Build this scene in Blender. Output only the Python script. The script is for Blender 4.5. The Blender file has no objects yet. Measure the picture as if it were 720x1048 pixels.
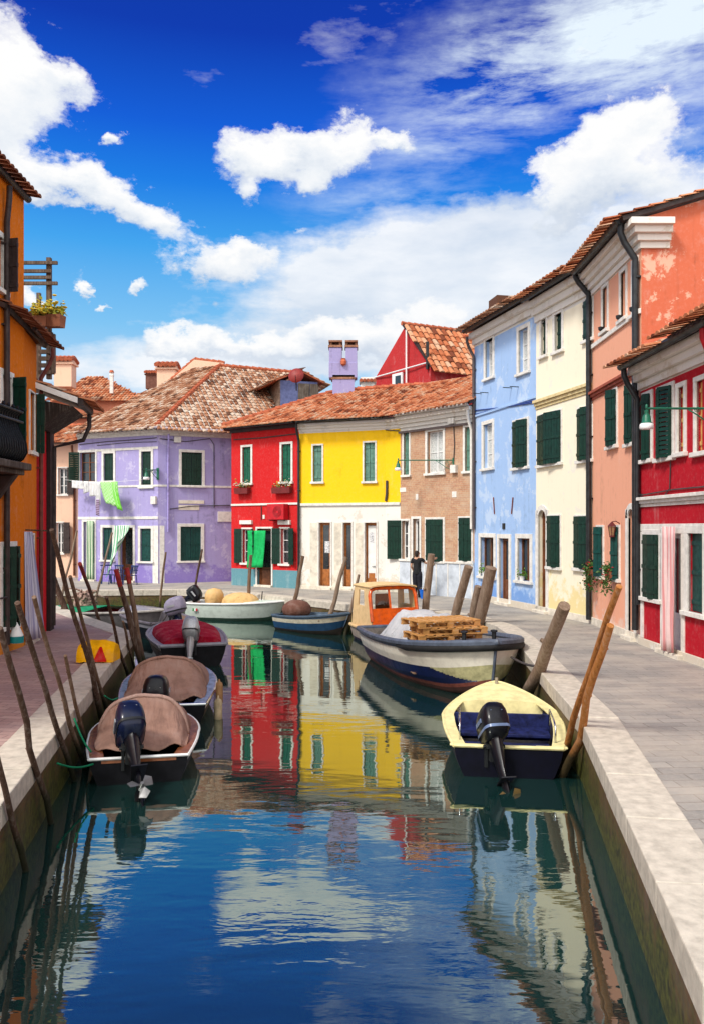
# light and sky settings
SUNAZ, SUNEL, SUNPOW, SUNANG, EXPO = -133, 48, 2.5, 12.0, 0.45
SKYSTR = 0.12
SKYM = 1/(SKYSTR*2**EXPO)
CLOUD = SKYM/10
REAR_FILL = 1.7  # gain of the added fill cloud behind the camera
import bpy, math, random
from mathutils import Vector, Matrix, noise as mnoise
from math import pi, sin, cos, radians, sqrt, atan2, hypot
random.seed(7)
V = Vector
SC = bpy.context.scene
COL = SC.collection
F, CU, HV, CZ = 820.0, 360.0, 540.0, 2.65       # focal length and centre of the lens in pixels of the reference, eye height
WZ = -0.88                                       # water level (pavement = 0)

def at(u, v, y):                                 # point of the place at depth y
    return V(((u-CU)*y/F, y, CZ-(v-HV)*y/F))
def lin(r, g, b, k=1.0):
    f = lambda c: (c/12.92 if c <= .04045 else ((c+.055)/1.055)**2.4)
    return (f(r/255)*k, f(g/255)*k, f(b/255)*k)

# ------------------------------------------------------------------ materials
MATS = {}
class NT:
    def __init__(s, name):
        s.m = bpy.data.materials.new(name); s.m.use_nodes = True
        s.t = s.m.node_tree; s.t.nodes.clear()
        s.out = s.n('ShaderNodeOutputMaterial')
    def n(s, typ, **kw):
        nd = s.t.nodes.new(typ)
        for k, v in kw.items():
            if k == 'ins':
                for kk, vv in v.items(): nd.inputs[kk].default_value = vv
            else: setattr(nd, k, v)
        return nd
    def l(s, a, b): s.t.links.new(a, b)
    def co(s, scale=(1,1,1), kind='Object', rot=(0,0,0)):
        tc = s.n('ShaderNodeTexCoord'); mp = s.n('ShaderNodeMapping')
        mp.inputs['Scale'].default_value = scale; mp.inputs['Rotation'].default_value = rot
        s.l(tc.outputs[kind], mp.inputs['Vector']); return mp.outputs[0]
    def noise(s, vec, scale, detail=5, rough=.55, dist=0):
        nd = s.n('ShaderNodeTexNoise', ins={'Scale':scale,'Detail':detail,'Roughness':rough,'Distortion':dist})
        if vec is not None: s.l(vec, nd.inputs['Vector'])
        return nd.outputs['Fac']
    def ramp(s, fac, stops):
        r = s.n('ShaderNodeValToRGB'); e = r.color_ramp.elements
        while len(e) < len(stops): e.new(.5)
        for i, (p, c) in enumerate(stops):
            e[i].position = p; e[i].color = (c[0],c[1],c[2],1) if not isinstance(c,(int,float)) else (c,c,c,1)
        s.l(fac, r.inputs[0]); return r.outputs[0]
    def mix(s, fac, a, b, blend='MIX'):
        nd = s.n('ShaderNodeMix', data_type='RGBA', blend_type=blend)
        for i, x in ((0, fac), (6, a), (7, b)):
            if isinstance(x, (int, float)): nd.inputs[i].default_value = x
            elif isinstance(x, tuple): nd.inputs[i].default_value = (x[0],x[1],x[2],1)
            else: s.l(x, nd.inputs[i])
        return nd.outputs[2]
    def math(s, op, a, b=None, c=None, clamp=False):
        nd = s.n('ShaderNodeMath', operation=op, use_clamp=clamp)
        for i, x in ((0,a),(1,b),(2,c)):
            if x is None: continue
            if isinstance(x, (int,float)): nd.inputs[i].default_value = x
            else: s.l(x, nd.inputs[i])
        return nd.outputs[0]
    def bump(s, h, strength=.3, dist=.02):
        b = s.n('ShaderNodeBump', ins={'Strength':strength,'Distance':dist}); s.l(h, b.inputs['Height']); return b.outputs[0]
    def principled(s, col, rough=.8, normal=None, metal=0, spec=.5, coat=0):
        p = s.n('ShaderNodeBsdfPrincipled', ins={'Metallic':metal, 'Specular IOR Level':spec, 'Coat Weight':coat})
        if isinstance(col, tuple): p.inputs['Base Color'].default_value = (*col[:3],1)
        else: s.l(col, p.inputs['Base Color'])
        if isinstance(rough,(int,float)): p.inputs['Roughness'].default_value = rough
        else: s.l(rough, p.inputs['Roughness'])
        if normal is not None: s.l(normal, p.inputs['Normal'])
        s.l(p.outputs[0], s.out.inputs[0]); return p
def sc(c, k): return tuple(min(1, x*k) for x in c[:3])
def mixc(a, b, t): return tuple(a[i]*(1-t)+b[i]*t for i in range(3))

def stucco(name, c, wear=.25, patch=None, patch_at=.66, base=None, base_h=1.0, bump=.25):
    """painted lime plaster: cloudy fading, rain streaks, peeled patches, damp pale foot"""
    t = NT(name)
    o = t.co(); n1 = t.noise(o, .55, 6, .6); n2 = t.noise(o, 5, 6, .65)
    st = t.noise(t.co((3.2,3.2,.22)), 1.6, 5, .6)
    a = t.math('ADD', t.math('MULTIPLY', n1, .55), t.math('MULTIPLY', st, .45))
    a = t.math('ADD', t.math('MULTIPLY', n2, .25), t.math('MULTIPLY', a, .75))
    light = mixc(c, (.85,.84,.8), .8*wear)
    col = t.ramp(a, [(.34, sc(c, max(.3,1-1.5*wear))), (.46, c), (.55, c), (.68, light)])
    n5 = t.noise(o, 13, 7, .7)
    col = t.mix(t.ramp(n5, [(.5,0),(.75,min(.4,.75*wear))]), col, mixc(c, (.8,.78,.74), .45))
    col = t.mix(t.ramp(t.noise(t.co((9,9,.35)), 1.2, 6, .7), [(.56,0),(.74,min(.6,1.6*wear))]), col, sc(c, .66))
    if patch:
        pn = t.noise(o, 1.1, 9, .7, .3)
        f = t.ramp(pn, [(patch_at-.05, 0), (patch_at-.035, .55), (patch_at-.02, .85)])
        col = t.mix(f, col, patch)
    if base:
        sep = t.n('ShaderNodeSeparateXYZ'); t.l(o, sep.inputs[0])
        hb = t.math('SUBTRACT', base_h, sep.outputs[2]); hb = t.math('ADD', t.math('DIVIDE', hb, base_h), t.math('MULTIPLY', t.math('SUBTRACT', t.noise(o, 2.2, 6, .7), .5), 2.2))
        f = t.ramp(hb, [(.55, 0), (.8, .85)])
        col = t.mix(f, col, base)
    h = t.math('ADD', t.math('MULTIPLY', t.noise(o, 38, 4, .6), .5), n2)
    t.principled(col, .92, t.bump(h, bump, .015), spec=.2)
    return t.m
def plain(name, c, rough=.5, var=.18, metal=0, scale=6, bump=0, spec=.32, coat=0, streak=None):
    t = NT(name); o = t.co(streak or (1,1,1))
    n = t.noise(o, scale, 6, .62)
    col = t.ramp(n, [(.3, sc(c, 1-var*1.5)), (.5, c), (.72, mixc(sc(c, 1+var), sc(c, 1.9), var*.6))])
    r = t.ramp(n, [(.3, min(1,rough+.12)), (.7, max(.03,rough-.08))])
    t.principled(col, r, t.bump(n, bump, .02) if bump else None, metal=metal, spec=spec, coat=coat)
    return t.m
def tile_mat(name, cols):
    t = NT(name)
    at_ = t.n('ShaderNodeAttribute', attribute_name='tint', attribute_type='GEOMETRY')
    o = t.co(); n = t.noise(o, 9, 6, .7); n1 = t.noise(o, .7, 4, .6)
    f = t.math('ADD', at_.outputs['Fac'], t.math('ADD', t.math('MULTIPLY', t.math('SUBTRACT', n, .5), .6), t.math('MULTIPLY', t.math('SUBTRACT', n1, .5), .6)))
    k = len(cols)-1
    col = t.ramp(f, [(.08+.84*i/k, c) for i, c in enumerate(cols)])
    t.principled(col, .9, t.bump(n, .5, .02), spec=.2)
    return t.m
def wood(name, c, dark=.4, rough=.8, stretch=(18,18,1.2), wet=False):
    t = NT(name); o = t.co(stretch)
    n = t.noise(o, 1.3, 7, .65, .4); n2 = t.noise(t.co(), 2.5, 5, .6)
    f = t.math('ADD', t.math('MULTIPLY', n, .65), t.math('MULTIPLY', n2, .35))
    col = t.ramp(f, [(.3, sc(c, dark)), (.5, c), (.7, mixc(c, (.6,.55,.48), .3))])
    if wet:                                      # weed and damp where the tide reaches
        g = t.n('ShaderNodeNewGeometry'); sp = t.n('ShaderNodeSeparateXYZ'); t.l(g.outputs['Position'], sp.inputs[0])
        zz = t.math('ADD', t.math('MULTIPLY', sp.outputs[2], -1), t.math('MULTIPLY', t.math('SUBTRACT', n2, .5), .5))
        col = t.mix(t.ramp(zz, [(.28,0),(.5,.92)]), col, t.mix(n, (.008,.008,.005), (.03,.035,.012)))
    t.principled(col, rough, t.bump(t.math('ADD', n, t.math('MULTIPLY', t.noise(t.co((46,46,1.5)), 1, 4, .7), .6)), .7, .02), spec=.25)
    return t.m
def brick_mat(name, angle, c1, c2, mort, uv=False, moss=False, w=.26, h=.075):
    t = NT(name)
    if uv:
        tc = t.n('ShaderNodeTexCoord'); vec = tc.outputs['UV']
    else:
        o = t.co(rot=(0,0,angle)); sp = t.n('ShaderNodeSeparateXYZ'); t.l(o, sp.inputs[0])
        cb = t.n('ShaderNodeCombineXYZ'); t.l(sp.outputs[0], cb.inputs[0]); t.l(sp.outputs[2], cb.inputs[1]); vec = cb.outputs[0]
    br = t.n('ShaderNodeTexBrick', ins={'Scale':1,'Mortar Size':.008,'Mortar Smooth':.3,'Bias':0,'Brick Width':w,'Row Height':h})
    br.inputs['Color1'].default_value = (*c1,1); br.inputs['Color2'].default_value = (*c2,1); br.inputs['Mortar'].default_value = (*mort,1)
    t.l(vec, br.inputs['Vector'])
    ob = t.co(); n = t.noise(ob, 1.4, 8, .7); n2 = t.noise(ob, 14, 5, .65)
    col = t.mix(t.ramp(n2, [(.35, .0), (.7, .55)]), br.outputs['Color'], sc(c1, .5))
    col = t.mix(t.ramp(n, [(.48, 0), (.66, .6)]), col, mort)
    if moss:
        sp2 = t.n('ShaderNodeSeparateXYZ'); t.l(t.n('ShaderNodeTexCoord').outputs['Object'], sp2.inputs[0])
        st = t.noise(t.co((5,5,.7)), 1.5, 7, .7)
        z = t.math('ADD', sp2.outputs[2], t.math('ADD', t.math('MULTIPLY', t.math('SUBTRACT', n, .5), 1.2), t.math('MULTIPLY', t.math('SUBTRACT', st, .5), 1.0)))
        col = t.mix(t.ramp(t.math('ADD', z, 1.0), [(.34, .97), (.88, .30)]), col, t.mix(t.ramp(n2,[(.35,0),(.65,1)]), (.010,.013,.004), (.10,.105,.018)))
    t.principled(col, .85 if not moss else .6, t.bump(t.math('ADD', br.outputs['Fac'], t.math('MULTIPLY', n2, -.6)), -.5 if not moss else -1.0, .03), spec=.3)
    return t.m
def paving_mat(name, ang, c1, c2, mort, w, h, stain):
    t = NT(name); o = t.co(rot=(0,0,ang))
    wob = t.n('ShaderNodeVectorMath', operation='ADD'); nz = t.n('ShaderNodeTexNoise', ins={'Scale':1.3,'Detail':2})
    sub = t.n('ShaderNodeVectorMath', operation='MULTIPLY_ADD'); sub.inputs[1].default_value=(.05,.05,0); sub.inputs[2].default_value=(-.025,-.025,0)
    t.l(o, nz.inputs['Vector']); t.l(nz.outputs['Color'], sub.inputs[0]); t.l(o, wob.inputs[0]); t.l(sub.outputs[0], wob.inputs[1])
    br = t.n('ShaderNodeTexBrick', ins={'Scale':1,'Mortar Size':.009,'Mortar Smooth':.4,'Bias':-.1,'Brick Width':w,'Row Height':h})
    br.offset = .43
    br.inputs['Color1'].default_value = (*c1,1); br.inputs['Color2'].default_value = (*c2,1); br.inputs['Mortar'].default_value = (*mort,1)
    t.l(wob.outputs[0], br.inputs['Vector'])
    n = t.noise(o, .8, 7, .65); n2 = t.noise(o, 22, 5, .7); n3 = t.noise(t.co((1,2.2,1), rot=(0,0,ang)), .8, 6, .65)
    col = t.mix(t.ramp(n, [(.42, 0), (.62, .55)]), br.outputs['Color'], stain)
    col = t.mix(t.ramp(n3, [(.48, 0), (.72, .4)]), col, sc(c1, .7))
    col = t.mix(t.ramp(n2, [(.45, 0), (.75, .35)]), col, sc(c2, 1.25))
    h_ = t.math('ADD', t.math('MULTIPLY', br.outputs['Fac'], -1), t.math('MULTIPLY', n2, .5))
    t.principled(col, .78, t.bump(h_, .5, .012), spec=.35)
    return t.m

WHITE = plain('white_painted_stone', lin(240,236,228,.84), .75, .14, bump=.1)
STONE = plain('istrian_stone', lin(236,226,208,.82), .7, .2, scale=3.5, bump=.25)
MARBLE = plain('grey_veined_marble', lin(206,214,224,.85), .45, .22, scale=2.2)
GREENP = plain('dark_green_paint', (.002,.027,.016), .45, .3, scale=9)
GREEN2 = plain('mid_green_paint', (.006,.10,.055), .5, .3, scale=9)
GREYGREEN = plain('grey_green_paint', lin(92,132,118), .55, .22)
TEALP = plain('teal_green_paint', (.004,.05,.043), .45, .28, scale=9)
BROWNP = plain('brown_varnished_wood', (.16,.055,.02), .4, .3)
DOORWOOD = plain('honey_brown_door_wood', lin(182,112,58,.8), .45, .3)
ORANGEWOOD = plain('orange_varnished_wood', lin(214,88,20,.9), .3, .25, coat=.4)
DARKP = plain('dark_brown_paint', (.035,.022,.02), .55, .3)
IRON = plain('dark_painted_iron', (.022,.024,.026), .45, .3, metal=.2)
GUTTER = plain('dark_zinc_gutter', (.035,.037,.04), .4, .3, metal=.5)
GLASS = plain('dark_window_glass', (.02,.026,.03), .06, .2, spec=.8)
LACE = plain('lace_curtain', lin(225,228,225,.7), .9, .3, scale=25)
WHITEP = plain('white_paint', (.78,.78,.76), .4, .08)
CABLE = plain('cable_sheath', (.06,.05,.05), .6, .2)
TILE_OLD = tile_mat('weathered_roof_tile', [(.11,.05,.03),(.25,.10,.05),(.38,.18,.10),(.47,.29,.19),(.58,.46,.36),(.30,.14,.08)])
TILE_RED = tile_mat('red_roof_tile', [(.16,.045,.022),(.36,.10,.04),(.50,.17,.075),(.56,.24,.12),(.55,.36,.24),(.34,.12,.055)])
TILE_DARK = tile_mat('dark_roof_tile', [(.05,.02,.012),(.12,.04,.02),(.20,.07,.035),(.26,.11,.06)])  # darker clay colours than the red tile
RIDGE = plain('ridge_tile_clay', (.42,.11,.05), .85, .3)
POLE_D = wood('dark_wet_pole_wood', (.085,.046,.03), wet=True)
POLE_M = wood('weathered_pole_wood', (.17,.10,.062), wet=True)
POLE_L = wood('grey_pole_wood', (.24,.165,.115), wet=True)
POLE_O = wood('orange_pole_wood', (.42,.16,.04), .4, wet=True)
REDTIP = plain('faded_red_paint', (.28,.02,.02), .6, .3)
PALLETW = wood('pallet_pine', (.55,.27,.08), .55, stretch=(3,3,14))

# ------------------------------------------------------------------ mesh builder and tagging
ORG = {}
class MB:
    def __init__(s): s.v=[]; s.f=[]; s.mi=[]; s.ti=[]; s.uv=[]
    def add(s, vs, fs, m=0, tint=.5, uvs=None):
        k = len(s.v); s.v += [V(p) for p in vs]
        for i, f in enumerate(fs):
            s.f.append([k+j for j in f]); s.mi.append(m); s.ti.append(tint); s.uv.append(uvs[i] if uvs else None)
    def hexa(s, p, m=0, tint=.5):                # 8 points: bottom ring then top ring
        s.add(p, [(3,2,1,0),(4,5,6,7),(0,1,5,4),(1,2,6,5),(2,3,7,6),(3,0,4,7)], m, tint)
    def box(s, c, d, rz=0, m=0, M=None):
        hx, hy, hz = d[0]/2, d[1]/2, d[2]/2
        R = M if M is not None else Matrix.Rotation(rz, 3, 'Z')
        s.hexa([V(c)+R@V(q) for q in ((-hx,-hy,-hz),(hx,-hy,-hz),(hx,hy,-hz),(-hx,hy,-hz),(-hx,-hy,hz),(hx,-hy,hz),(hx,hy,hz),(-hx,hy,hz))], m)
    def bar(s, a, b, w, h, m=0, up=(0,0,1)):     # rectangular bar from a to b
        a, b = V(a), V(b); d = (b-a).normalized(); x = d.cross(V(up))
        if x.length < 1e-4: x = d.cross(V((1,0,0)))
        x.normalize(); y = x.cross(d)
        s.hexa([q+x*i*w/2+y*j*h/2 for q in (a,b) for i,j in ((-1,-1),(1,-1),(1,1),(-1,1))], m)
    def tube(s, pts, r, n=8, m=0, cap=True, sq=1.0):
        pts = [V(p) for p in pts]; rs = r if isinstance(r,(list,tuple)) else [r]*len(pts)
        vs = []; prev = None
        for i, p in enumerate(pts):
            d = (pts[min(i+1,len(pts)-1)]-pts[max(i-1,0)]).normalized()
            x = prev - d*prev.dot(d) if prev is not None else d.cross(V((0,0,1)))
            if x.length < 1e-3: x = d.cross(V((1,0,0)))
            x.normalize(); prev = x; y = d.cross(x)
            vs += [p+(x*cos(2*pi*k/n)+y*sin(2*pi*k/n)*sq)*rs[i] for k in range(n)]
        fs = [(i*n+k, i*n+(k+1)%n, (i+1)*n+(k+1)%n, (i+1)*n+k) for i in range(len(pts)-1) for k in range(n)]
        if cap: fs += [tuple(range(n-1,-1,-1)), tuple((len(pts)-1)*n+k for k in range(n))]
        s.add(vs, fs, m)
    def lathe(s, prof, c=(0,0,0), n=16, m=0, M=None):  # prof (r,z)
        c = V(c); vs = []
        for r, z in prof:
            for k in range(n):
                q = V((r*cos(2*pi*k/n), r*sin(2*pi*k/n), z)); vs.append(c+(M@q if M else q))
        fs = [(i*n+k, i*n+(k+1)%n, (i+1)*n+(k+1)%n, (i+1)*n+k) for i in range(len(prof)-1) for k in range(n)]
        fs += [tuple(range(n-1,-1,-1)), tuple((len(prof)-1)*n+k for k in range(n))]
        s.add(vs, fs, m)
    def prism(s, poly, vec, m=0):                # planar polygon extruded by vec
        n = len(poly); a = [V(p) for p in poly]; b = [p+V(vec) for p in a]
        s.add(a+b, [tuple(range(n-1,-1,-1)), tuple(range(n,2*n))]+[(i,(i+1)%n,n+(i+1)%n,n+i) for i in range(n)], m)
    def grid(s, P, m=0, close=False):            # P[i][j]
        r, c = len(P), len(P[0])
        s.add([q for row in P for q in row], [(i*c+j, i*c+(j+1)%c, (i+1)*c+(j+1)%c, (i+1)*c+j) for i in range(r-1) for j in range(c if close else c-1)], m)
    def build(s, name, mats, parent=None, loc=None, smooth=False, local=False, bevel=0, solid=0, sub=0, auto=None):
        o_ = V((0,0,0))
        if not local:
            o_ = ORG[parent.name] if parent is not None else V(loc or (0,0,0))
        me = bpy.data.meshes.new(name)
        me.from_pydata([tuple(p-o_) for p in s.v], [], s.f)
        if not isinstance(mats,(list,tuple)): mats = [mats]
        for m in mats: me.materials.append(m)
        me.polygons.foreach_set('material_index', s.mi)
        if any(t != .5 for t in s.ti):
            a = me.attributes.new('tint','FLOAT','FACE'); a.data.foreach_set('value', s.ti)
        if any(u is not None for u in s.uv):
            ul = me.uv_layers.new(name='UVMap')
            for p, u in zip(me.polygons, s.uv):
                if u:
                    for li, c in zip(p.loop_indices, u): ul.data[li].uv = c
        me.validate()
        if smooth: me.polygons.foreach_set('use_smooth', [True]*len(me.polygons))
        if auto is not None: me.set_sharp_from_angle(angle=radians(auto))
        me.update()
        ob = bpy.data.objects.new(name, me); COL.objects.link(ob)
        if parent is not None:
            ob.parent = parent; ORG[ob.name] = ORG[parent.name]
        else:
            ob.location = o_ if not local else V(loc or (0,0,0)); ORG[ob.name] = o_
        if solid:
            q = ob.modifiers.new('thickness','SOLIDIFY'); q.thickness = solid; q.offset = 0
        if bevel:
            q = ob.modifiers.new('bevel','BEVEL'); q.width = bevel; q.segments = 2; q.limit_method = 'ANGLE'; q.angle_limit = radians(40)
        if sub:
            q = ob.modifiers.new('sub','SUBSURF'); q.levels = q.render_levels = sub
        return ob
def tag(o, label=None, cat=None, group=None, kind=None):
    if label: o['label'] = label
    if cat: o['category'] = cat
    if group: o['group'] = group
    if kind: o['kind'] = kind
    return o
def thing(name, label, cat, loc, group=None, rz=0, kind=None, tilt=None):
    o = bpy.data.objects.new(name, None); COL.objects.link(o); o.empty_display_size = .2
    o.location = V(loc); o.rotation_euler = tilt if tilt else (0,0,rz); ORG[o.name] = V(loc)
    return tag(o, label, cat, group, kind)

def offset_path(P, d):                           # to the left of travel for d > 0, mitred
    out = []; n = len(P)
    for i in range(n):
        ds = []
        if i > 0: ds.append((V(P[i])-V(P[i-1])).normalized())
        if i < n-1: ds.append((V(P[i+1])-V(P[i])).normalized())
        ns = [V((-q.y, q.x)) for q in ds]
        m = sum(ns, V((0,0))).normalized(); k = m.dot(ns[0])
        out.append(V(P[i])+m*d/max(k,.4))
    return out
def inside(p, poly):
    x, y = p; c = False; j = len(poly)-1
    for i in range(len(poly)):
        a, b = poly[i], poly[j]
        if (a[1] > y) != (b[1] > y) and x < (b[0]-a[0])*(y-a[1])/(b[1]-a[1])+a[0]: c = not c
        j = i
    return c

def tiled_roof(poly, mats, parent, name='roof', w=.21, c=.36, seed=1, thick=.1, jitter=1.0, ridge=None, soffit=None):
    """barrel tiles laid in courses on the plane of poly (poly[0]->poly[1] is the eave, left to right from outside)"""
    rnd = random.Random(seed)
    poly = [V(p) for p in poly]
    x = (poly[1]-poly[0]).normalized()
    k = max(poly[2:], key=lambda q: ((q-poly[0]) - x*(q-poly[0]).dot(x)).length)
    y = (k-poly[0]); y -= x*y.dot(x); y.normalize(); n = x.cross(y).normalized()
    o = poly[0]
    P2 = [((q-o).dot(x), (q-o).dot(y)) for q in poly]
    mb = MB()
    flat = [o+x*a+y*b for a, b in P2]
    mb.prism([q-n*thick for q in flat], n*thick, 1)
    x0, x1 = min(p[0] for p in P2), max(p[0] for p in P2); y0, y1 = min(p[1] for p in P2), max(p[1] for p in P2)
    nr = int((y1-y0)/c)+2; nc = int((x1-x0)/w)+2
    for r in range(-1, nr):
        for q in range(nc):
            cx = x0+(q+.5)*w+rnd.gauss(0,.006)*jitter; cy = y0+r*c
            if not inside((cx, cy+c*.5 if r >= 0 else y0+.02), P2): continue
            ti = min(1, max(0, rnd.gauss(.45,.22)))
            yaw = rnd.gauss(0,.03)*jitter; up = rnd.random()*.012
            vs = []; L = c*1.18 if r >= 0 else c*1.1
            for yy, rr, hh in ((-.05, w*.46, .035+up), (L-.05, w*.37, .002)):
                for t_ in range(5):
                    a = pi*t_/4
                    vs.append(o+x*(cx+cos(a)*rr+yaw*yy)+y*(cy+yy)+n*(hh+sin(a)*rr*.62))
            fs = [(i+1, i, i+5, i+6) for i in range(4)]
            fs.append((0,1,2,3,4))
            mb.add(vs, fs, 0, ti)
    if ridge:
        for a, b in ridge:
            a, b = V(a), V(b); m_ = max(1, int((b-a).length/.38))
            for i in range(m_):
                p, q = a.lerp(b, i/m_), a.lerp(b, (i+1.12)/m_)
                mb.tube([p+V((0,0,.03)), q], [.13,.105], 8, 2, True)
    return mb.build(name, [mats, soffit or DARKP, RIDGE], parent)

# ------------------------------------------------------------------ facades
class Seg:
    """one straight stretch of facade, from a to b as seen left to right from outside"""
    def __init__(s, a, b):
        s.a, s.b = V(a), V(b); s.L = (s.b-s.a).length; s.d = (s.b-s.a)/s.L; s.n = V((s.d.y, -s.d.x)); s.ang = atan2(s.d.y, s.d.x)
    def P(s, q, z, o=0): p = s.a+s.d*q+s.n*o; return V((p.x, p.y, z))
    def hit(s, u):
        k = (u-CU)/F                              # x = k t, y = t
        den = s.d.x - k*s.d.y
        q = (k*s.a.y - s.a.x)/den
        return q, (s.a.y+s.d.y*q)
    def rect(s, u0, v0, u1, v1):
        q0, _ = s.hit(u0); q1, _ = s.hit(u1); _, t = s.hit((u0+u1)/2)
        return [min(q0,q1), max(q0,q1), CZ-(v1-HV)*t/F, CZ-(v0-HV)*t/F]
    def z(s, u, v): _, t = s.hit(u); return CZ-(v-HV)*t/F
    def box(s, mb, q0, q1, z0, z1, o0, o1, m=0):
        mb.hexa([s.P(q0,z0,o1), s.P(q1,z0,o1), s.P(q1,z0,o0), s.P(q0,z0,o0), s.P(q0,z1,o1), s.P(q1,z1,o1), s.P(q1,z1,o0), s.P(q0,z1,o0)], m)
def wall_panel(mb, sg, z0, z1, holes, dep=.22, m=0, q0=0, q1=None):
    q1 = sg.L if q1 is None else q1
    hs = [(max(q0,h[0]), min(q1,h[1]), max(z0,h[2]), min(z1,h[3])) for h in holes]
    hs = [h for h in hs if h[1]-h[0] > .02 and h[3]-h[2] > .02]
    qs = sorted({q0,q1}|{h[0] for h in hs}|{h[1] for h in hs}); zs = sorted({z0,z1}|{h[2] for h in hs}|{h[3] for h in hs})
    for a, b in zip(qs, qs[1:]):
        for c, d in zip(zs, zs[1:]):
            mq, mz = (a+b)/2, (c+d)/2
            if any(h[0] < mq < h[1] and h[2] < mz < h[3] for h in hs): continue
            mb.add([sg.P(a,c), sg.P(b,c), sg.P(b,d), sg.P(a,d)], [(0,1,2,3)], m)
    for a, b, c, d in hs:
        for p, r in (((a,c),(a,d)),((a,d),(b,d)),((b,d),(b,c)),((b,c),(a,c))):
            mb.add([sg.P(*p), sg.P(*r), sg.P(*r,-dep), sg.P(*p,-dep)], [(0,1,2,3)], m)
        mb.add([sg.P(a,c,-dep), sg.P(b,c,-dep), sg.P(b,d,-dep), sg.P(a,d,-dep)], [(0,1,2,3)], m)

def shutter_leaf(sg, q, z0, z1, w, ang, hinge, mat, parent, o=.03, slats=False):
    """a shutter leaf hinged at q; hinge -1: the leaf runs to larger q when closed; ang = how far it has swung out"""
    mb = MB(); sgn = 1 if hinge < 0 else -1
    dx = sg.d*sgn*cos(ang)+sg.n*sin(ang); nx = sg.n*cos(ang)-sg.d*sgn*sin(ang)
    h = sg.a+sg.d*q+sg.n*o
    def pt(a, z, t): p = h+dx*a+nx*t; return V((p.x,p.y,z))
    def bx(a0,a1,c0,c1,t0,t1): mb.hexa([pt(a0,c0,t1),pt(a1,c0,t1),pt(a1,c0,t0),pt(a0,c0,t0),pt(a0,c1,t1),pt(a1,c1,t1),pt(a1,c1,t0),pt(a0,c1,t0)])
    if slats:
        bx(0,.05,z0,z1,0,.035); bx(w-.05,w,z0,z1,0,.035); bx(.05,w-.05,z0,z0+.07,0,.033); bx(.05,w-.05,z1-.07,z1,0,.033)
        k = max(4, int((z1-z0-.14)/.09))
        for i in range(k):
            c = z0+.07+(z1-z0-.14)*(i+.5)/k
            mb.hexa([pt(.05,c-.04,.032),pt(w-.05,c-.04,.032),pt(w-.05,c-.03,.022),pt(.05,c-.03,.022),pt(.05,c+.03,.012),pt(w-.05,c+.03,.012),pt(w-.05,c+.04,.002),pt(.05,c+.04,.002)])
    else:
        k = max(2, round(w/.13)); g = w/k
        for i in range(k): bx(i*g+.004, (i+1)*g-.004, z0, z1, 0, .028+.003*(i % 2))
        for fz in (.12,.5,.88):
            c = z0+(z1-z0)*fz
            bx(.01, w-.01, c-.04, c+.04, .032, .05); bx(.01, w-.01, c-.04, c+.04, -.02, -.001)
    return mb.build('shutter', mat, parent)

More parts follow.
